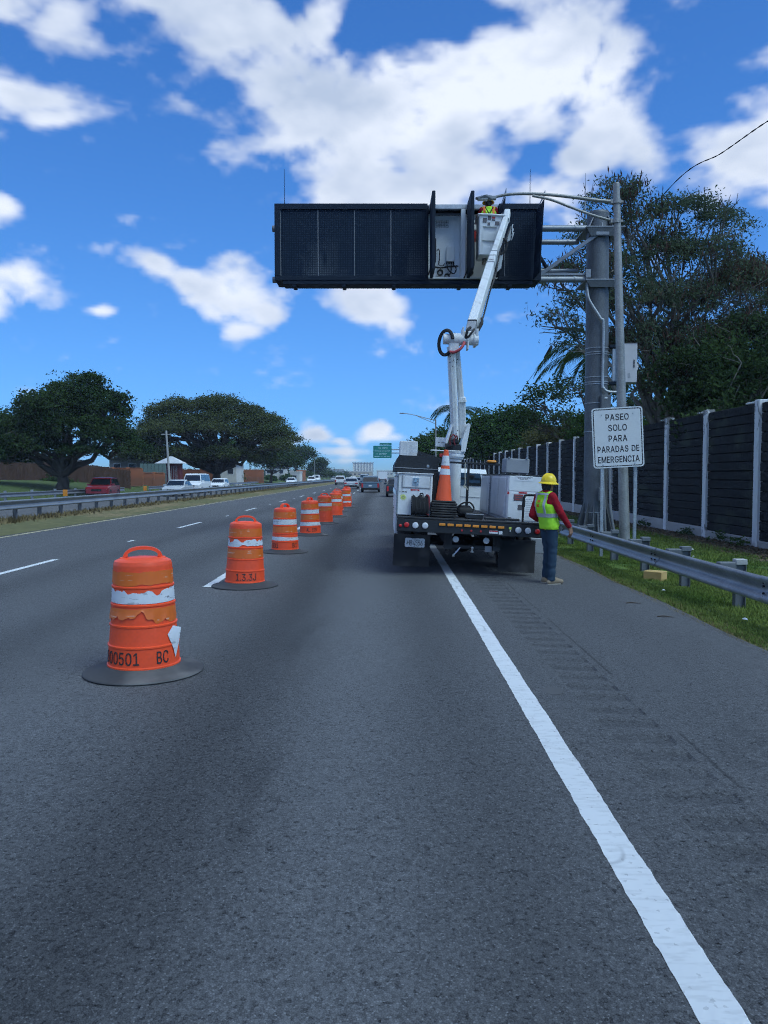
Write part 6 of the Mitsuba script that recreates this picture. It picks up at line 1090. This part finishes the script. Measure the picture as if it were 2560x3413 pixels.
car('hatchback', 'white car coming toward the camera right of the white van', 'car', -19.7, 92, 180, 'hatch', 'm_cwhite', True)
car('sedan', 'white oncoming car beyond the wide tree, first after the van', 'car', -18.0, 150, 180, 'sedan', 'm_cwhite')
car('suv', 'white oncoming sport utility vehicle near the utility pole', 'car', -16.9, 180, 180, 'suv', 'm_cwhite')
car('van', 'white oncoming van behind the far white sport utility vehicle', 'van', -17.8, 202, 180, 'van', 'm_cwhite')
car('sedan', 'faint oncoming car farthest down the opposing lanes', 'car', -17.0, 262, 180, 'sedan', 'm_csilver')
bxt = thing('box_truck', 'white box truck far ahead to the left of the bucket truck', 'truck')
part(bxt, 'box', bx(-1.55, .85, 205, 211, .75, 2.75, .02), 'm_cwhite'); part(bxt, 'cab', bx(-1.4, .7, 211.1, 213.2, .5, 2.4, .1), 'm_csilver'); part(bxt, 'bumper', bx(-1.4, .7, 204.9, 205.1, .5, .72), 'm_matteblack'); 
for sx in (-1.2, .5):
    for wy in (206.2, 211.8): part(bxt, 'wheel', mv(wheel_meshes(.42, .3)[0], sx, wy, .42), 'm_rubber')
    part(bxt, 'tail_light', bx(sx-.12, sx+.12, 204.85, 204.95, .78, .92), 'm_redlens')

# ---------------------------------------------------------------- houses and walls beyond the opposing lanes
def c_orange(p, n, uv):
    t = fbm(p.x*1.2, p.y*1.2, p.z*1.5, 4); low = smoothstep(.7, .2, p.z - 1.0 + .5*(t-.5))
    return mix(mix((.36, .135, .070), (.26, .100, .060), t), (.16, .09, .06), low*.5)
mat('m_orangewall', c_orange, .9, spec=.2)
mat('m_brownfence', lambda p, n, uv: mix((.06, .036, .028), (.115, .068, .048), fbm(p.x*3, p.y*3, p.z*.8, 4)), .9, spec=.2)
mat('m_plaster', dirty((.50, .49, .46), .35, .8, (.25, .23, .2), .3), .9); mat('m_maroon', dirty((.13, .030, .032), .3, 1.5), .8); mat('m_greenfence', dirty((.11, .17, .155), .3, 1.2), .7); mat('m_roofwhite', (.50, .52, .54), .7)
mat('m_tan', dirty((.42, .36, .27), .3, .05, (.28, .25, .2)), .9); mat('m_darkpane', (.03, .038, .05), .25)
gl = lambda x: float(gz(x))
fw = thing('board_fence', 'brown board fence under the broad tree at the far left', 'fence'); rf = np.random.default_rng(5)
for k in range(64):
    x = -50.0+.37*k; part(fw, 'board', bx(x, x+.35, 80+.02*rf.random(), 80.05+.02*rf.random(), gl(x)-.2, gl(x)+1.75+.10*rf.random()), 'm_brownfence', False)
part(fw, 'rail', bx(-50, -26.4, 80.08, 80.16, 2.2, 2.32), 'm_brownfence')
def gwall(lab, x0, x1, y, hgt, mt, n=4, name='garden_wall', cap=True):
    t = thing(name, lab, 'wall'); zz = max(gl(x0), gl(x1)); s = (x1-x0)/n
    for k in range(n):
        part(t, 'panel', bx(x0+k*s+.02, x0+(k+1)*s-.02, y, y+.18, zz-.7, zz+hgt, .01), mt, 30); part(t, 'pillar', bx(x0+k*s-.16, x0+k*s+.15, y-.07, y+.25, zz-.7, zz+hgt+.14, .02), mt, 30)
        if cap: part(t, 'coping', bx(x0+k*s+.17, x0+(k+1)*s-.18, y-.04, y+.22, zz+hgt+.002, zz+hgt+.07, .01), mt, 30)
gwall('orange plastered garden wall behind the red vehicle', -34.6, -26.3, 84, 1.25, 'm_orangewall', 5)
gwall('orange wall with a grey-green fence on top, beside the maroon gate', -28.2, -25.6, 90, 1.35, 'm_orangewall', 2)
t = thing('metal_fence', 'grey-green sheet fence standing on the orange wall', 'fence')
for k in range(7): part(t, 'sheet', bx(-28.6+.44*k, -28.2+.44*k, 90.3, 90.34, gl(-27), gl(-27)+2.65), 'm_greenfence', False)
gt = thing('gate_house', 'maroon gate shelter with a white pyramid roof', 'shelter')
part(gt, 'wall', cat([bx(-28.0, -25.5, 96.2, 97.6, .6, 3.2)]), 'm_maroon'); 
for k in range(9): part(gt, 'bar', cyl((-27.6+.22*k, 96.1, .8), (-27.6+.22*k, 96.1, 2.9), .03, n=6), 'm_greycab')
part(gt, 'roof', hull([(-28.5, 95.6, 3.2), (-25.0, 95.6, 3.2), (-28.5, 98.2, 3.2), (-25.0, 98.2, 3.2), (-26.9, 96.9, 4.1), (-26.6, 96.9, 4.1)]), 'm_roofwhite', 20)
gwall('orange garden wall to the right of the wide tree trunk', -30.2, -23.4, 150, 1.9, 'm_orangewall', 5)
gwall('dark orange wall in the shade between gate shelter and wide tree', -25.2, -23.9, 99, 1.2, 'm_orangewall', 1)
gwall('orange wall behind the silver car under the wide tree', -35.0, -27.0, 122, 1.4, 'm_orangewall', 4)
def house(lab, x0, x1, y, z1, mt, roof=True, wins=2, rh=1.0, rm='m_roofwhite'):
    t = thing('house', lab, 'house'); part(t, 'wall', bx(x0, x1, y, y+7, 0, z1, .02), mt)
    for k in range(wins):
        xc = x0+(x1-x0)*(k+.5)/wins; f = part(t, 'window', bx(xc-.55, xc+.55, y-.04, y-.002, z1-1.7, z1-.6), 'm_roofwhite'); part(f, 'pane', bx(xc-.46, xc+.46, y-.06, y-.042, z1-1.6, z1-.7), 'm_darkpane')
    if roof: part(t, 'roof', hull([(x0-.4, y-.4, z1+.005), (x1+.4, y-.4, z1+.005), (x0-.4, y+7.4, z1+.005), (x1+.4, y+7.4, z1+.005), (x0+(x1-x0)*.3, y+3.5, z1+rh), (x1-(x1-x0)*.3, y+3.5, z1+rh)]), rm, 20)
    else: part(t, 'parapet', bx(x0-.12, x1+.12, y-.12, y+7.1, z1+.003, z1+.35, .02), mt)
    return t
house('white house seen between the trunks of the wide tree', -29.5, -25.5, 133, 3.6, 'm_plaster', True, 2); house('pale house with a white hip roof beyond the orange wall', -31.5, -26.5, 205, 3.9, 'm_plaster', True, 3, 1.2)
house('small grey flat-roofed hut by the far lamp pole', -25.4, -22.8, 208, 2.5, 'm_plaster', False, 1); house('small orange flat-roofed kiosk right of the grey hut', -24.4, -22.6, 215, 2.9, 'm_orangewall', False, 1)
mat('m_greyplaster', dirty((.22, .22, .215), .35, .8, (.12, .12, .11), .3), .9); mat('m_darkroof', (.10, .095, .095), .8)
house('grey house mostly hidden behind the leftmost tree', -50, -41, 100, 3.6, 'm_greyplaster', True, 4, .7, 'm_darkroof'); house('grey house behind the gap between the two big left trees', -38.5, -32, 108, 4.0, 'm_greyplaster', True, 3, .8, 'm_darkroof')
# the apartment block on the skyline
ab = thing('apartment_block', 'tall pale apartment block with vertical bays on the skyline', 'building')
X0, X1, YB, HB = -61.0, -20.5, 1500.0, 28.2
part(ab, 'core', bx(X0+1, X1-1, YB+1.2, YB+16, 0, HB-1.5), mat('m_blockdark', (.26, .28, .32), .8), False); nb = 7; s = (X1-X0)/nb
for k in range(nb):
    xa = X0+k*s+.4; part(ab, 'bay', bx(xa, xa+s*.56, YB-.2, YB+4, 0, HB-2.2), mat('m_blockpale', dirty((.80, .77, .70), .2, .05, (.45, .42, .38)), .8) if k == 0 else 'm_blockpale', False)
    for f in range(9): part(ab, 'window', bx(xa+1.1, xa+s*.56-1.1, YB-.30, YB-.21, 2.2+2.8*f, 3.3+2.8*f), 'm_blockdark', False)
    for f in range(9): part(ab, 'balcony', bx(xa+s*.56+.05, xa+s-.05, YB-.6, YB+1.19, 1.2+2.8*f, 2.1+2.8*f), 'm_blockdark', False)
part(ab, 'roof', bx(X0-.6, X1+.6, YB-1.0, YB+17, HB-1.9, HB-.6), 'm_blockdark', False); 
for k in range(nb+1): part(ab, 'roof_fin', bx(X0+k*s-.5, X0+k*s+.6, YB-.6, YB+14, HB-.59, HB+.4), 'm_blockdark', False)
low = [(-150, -96, 1150, 9.5, 'm_plaster', 'long low pale building left of the apartment block'), (-95, -66, 1250, 12, 'm_blockdark', 'grey low building touching the left of the apartment block'), (-42, -14, 900, 6.2, 'm_tan', 'low yellowish building in front of the apartment block'), (-9, 12, 950, 7.5, 'm_plaster', 'low pale building right of the apartment block'), (18, 46, 1100, 9, 'm_tan', 'low tan building at the right of the skyline'), (-118, -76, 760, 5.5, 'm_tan', 'low tan roofline above the far oncoming cars')]
for xa, xb, y, z, m, lab in low:
    t = thing('low_building', lab, 'building'); part(t, 'wall', bx(xa, xb, y, y+20, 0, z), m, False); part(t, 'parapet', bx(xa-.4, xb+.4, y-.4, y+20.4, z+.01, z+.9), 'm_plaster', False)
    for k in range(int((xb-xa)/5)): part(t, 'window', bx(xa+2+5*k, xa+4.4+5*k, y-.15, y-.02, z*.45, z*.45+1.6), 'm_darkpane', False)
# utility poles and a far tree belt close the view
rfar = np.random.default_rng(55); C = []
for k in range(150):
    y = 420+900*rfar.random(); x = -26-.02*y-150*rfar.random()**1.5 if rfar.random() < .62 else 16+.01*y+160*rfar.random()**1.3
    hh = 4.5+3.5*rfar.random(); C.append(np.array([x, y, hh*.5]) + rfar.normal(size=(26, 3))*np.array([3.2, 3, hh*.27]))
C = np.vstack(C); C[:, 2] = np.abs(C[:, 2]); setting('distant_woods', foliage(C, 5, .8, .85, rfar, flat=.7), 'm_leafdark', 'belt of distant trees on both sides of the far highway', False, 'stuff')
for i, (x, y, h) in enumerate([(7.5, 190, 8.5), (7.6, 240, 8.5), (7.8, 300, 9)]):
    t = thing('utility_pole', ['utility pole beyond the green sign, nearest of the far three', 'utility pole beyond the green sign, middle of the far three', 'utility pole beyond the green sign, last of the far three'][i], 'pole'); part(t, 'shaft', cyl((x, y, -.1), (x, y, h), .14, .1, 8), 'm_concrete'); part(t, 'cross_arm', bx(x-1.0, x+1.0, y-.05, y+.05, h-.6, h-.48), 'm_concrete')
for i, z in enumerate((8.4, 7.6, 7.0)):
    t = thing('overhead_cable', ['top overhead line beyond the green sign', 'middle overhead line beyond the green sign', 'lowest overhead line beyond the green sign'][i], 'cable'); part(t, 'strand', tube(spline([(6.6-.2*i, 150, z+.2), (6.4, 170, z-.5), (6.7, 190, z), (6.6, 215, z-.5), (6.8, 240, z), (6.9, 270, z-.5), (7.0, 300, z+.3)], 5), .03, 5), 'm_matteblack')
# ---------------------------------------------------------------- the air
scene['haze_air'] = {'type': 'homogeneous', 'albedo': {'type': 'rgb', 'value': [.95, .955, .96]}, 'sigma_t': {'type': 'rgb', 'value': [.00020, .00023, .00029]}}
scene['camera']['medium'] = {'type': 'ref', 'id': 'haze_air'}
scene['haze'] = {'type': 'cube', 'to_world': T().translate([0, 2960, 14.5]).scale([4010, 3050, 16.0]), 'bsdf': {'type': 'null'}, 'interior': {'type': 'ref', 'id': 'haze_air'}}
labels['haze'] = {'kind': 'stuff', 'label': 'thin bluish haze over the far highway'}
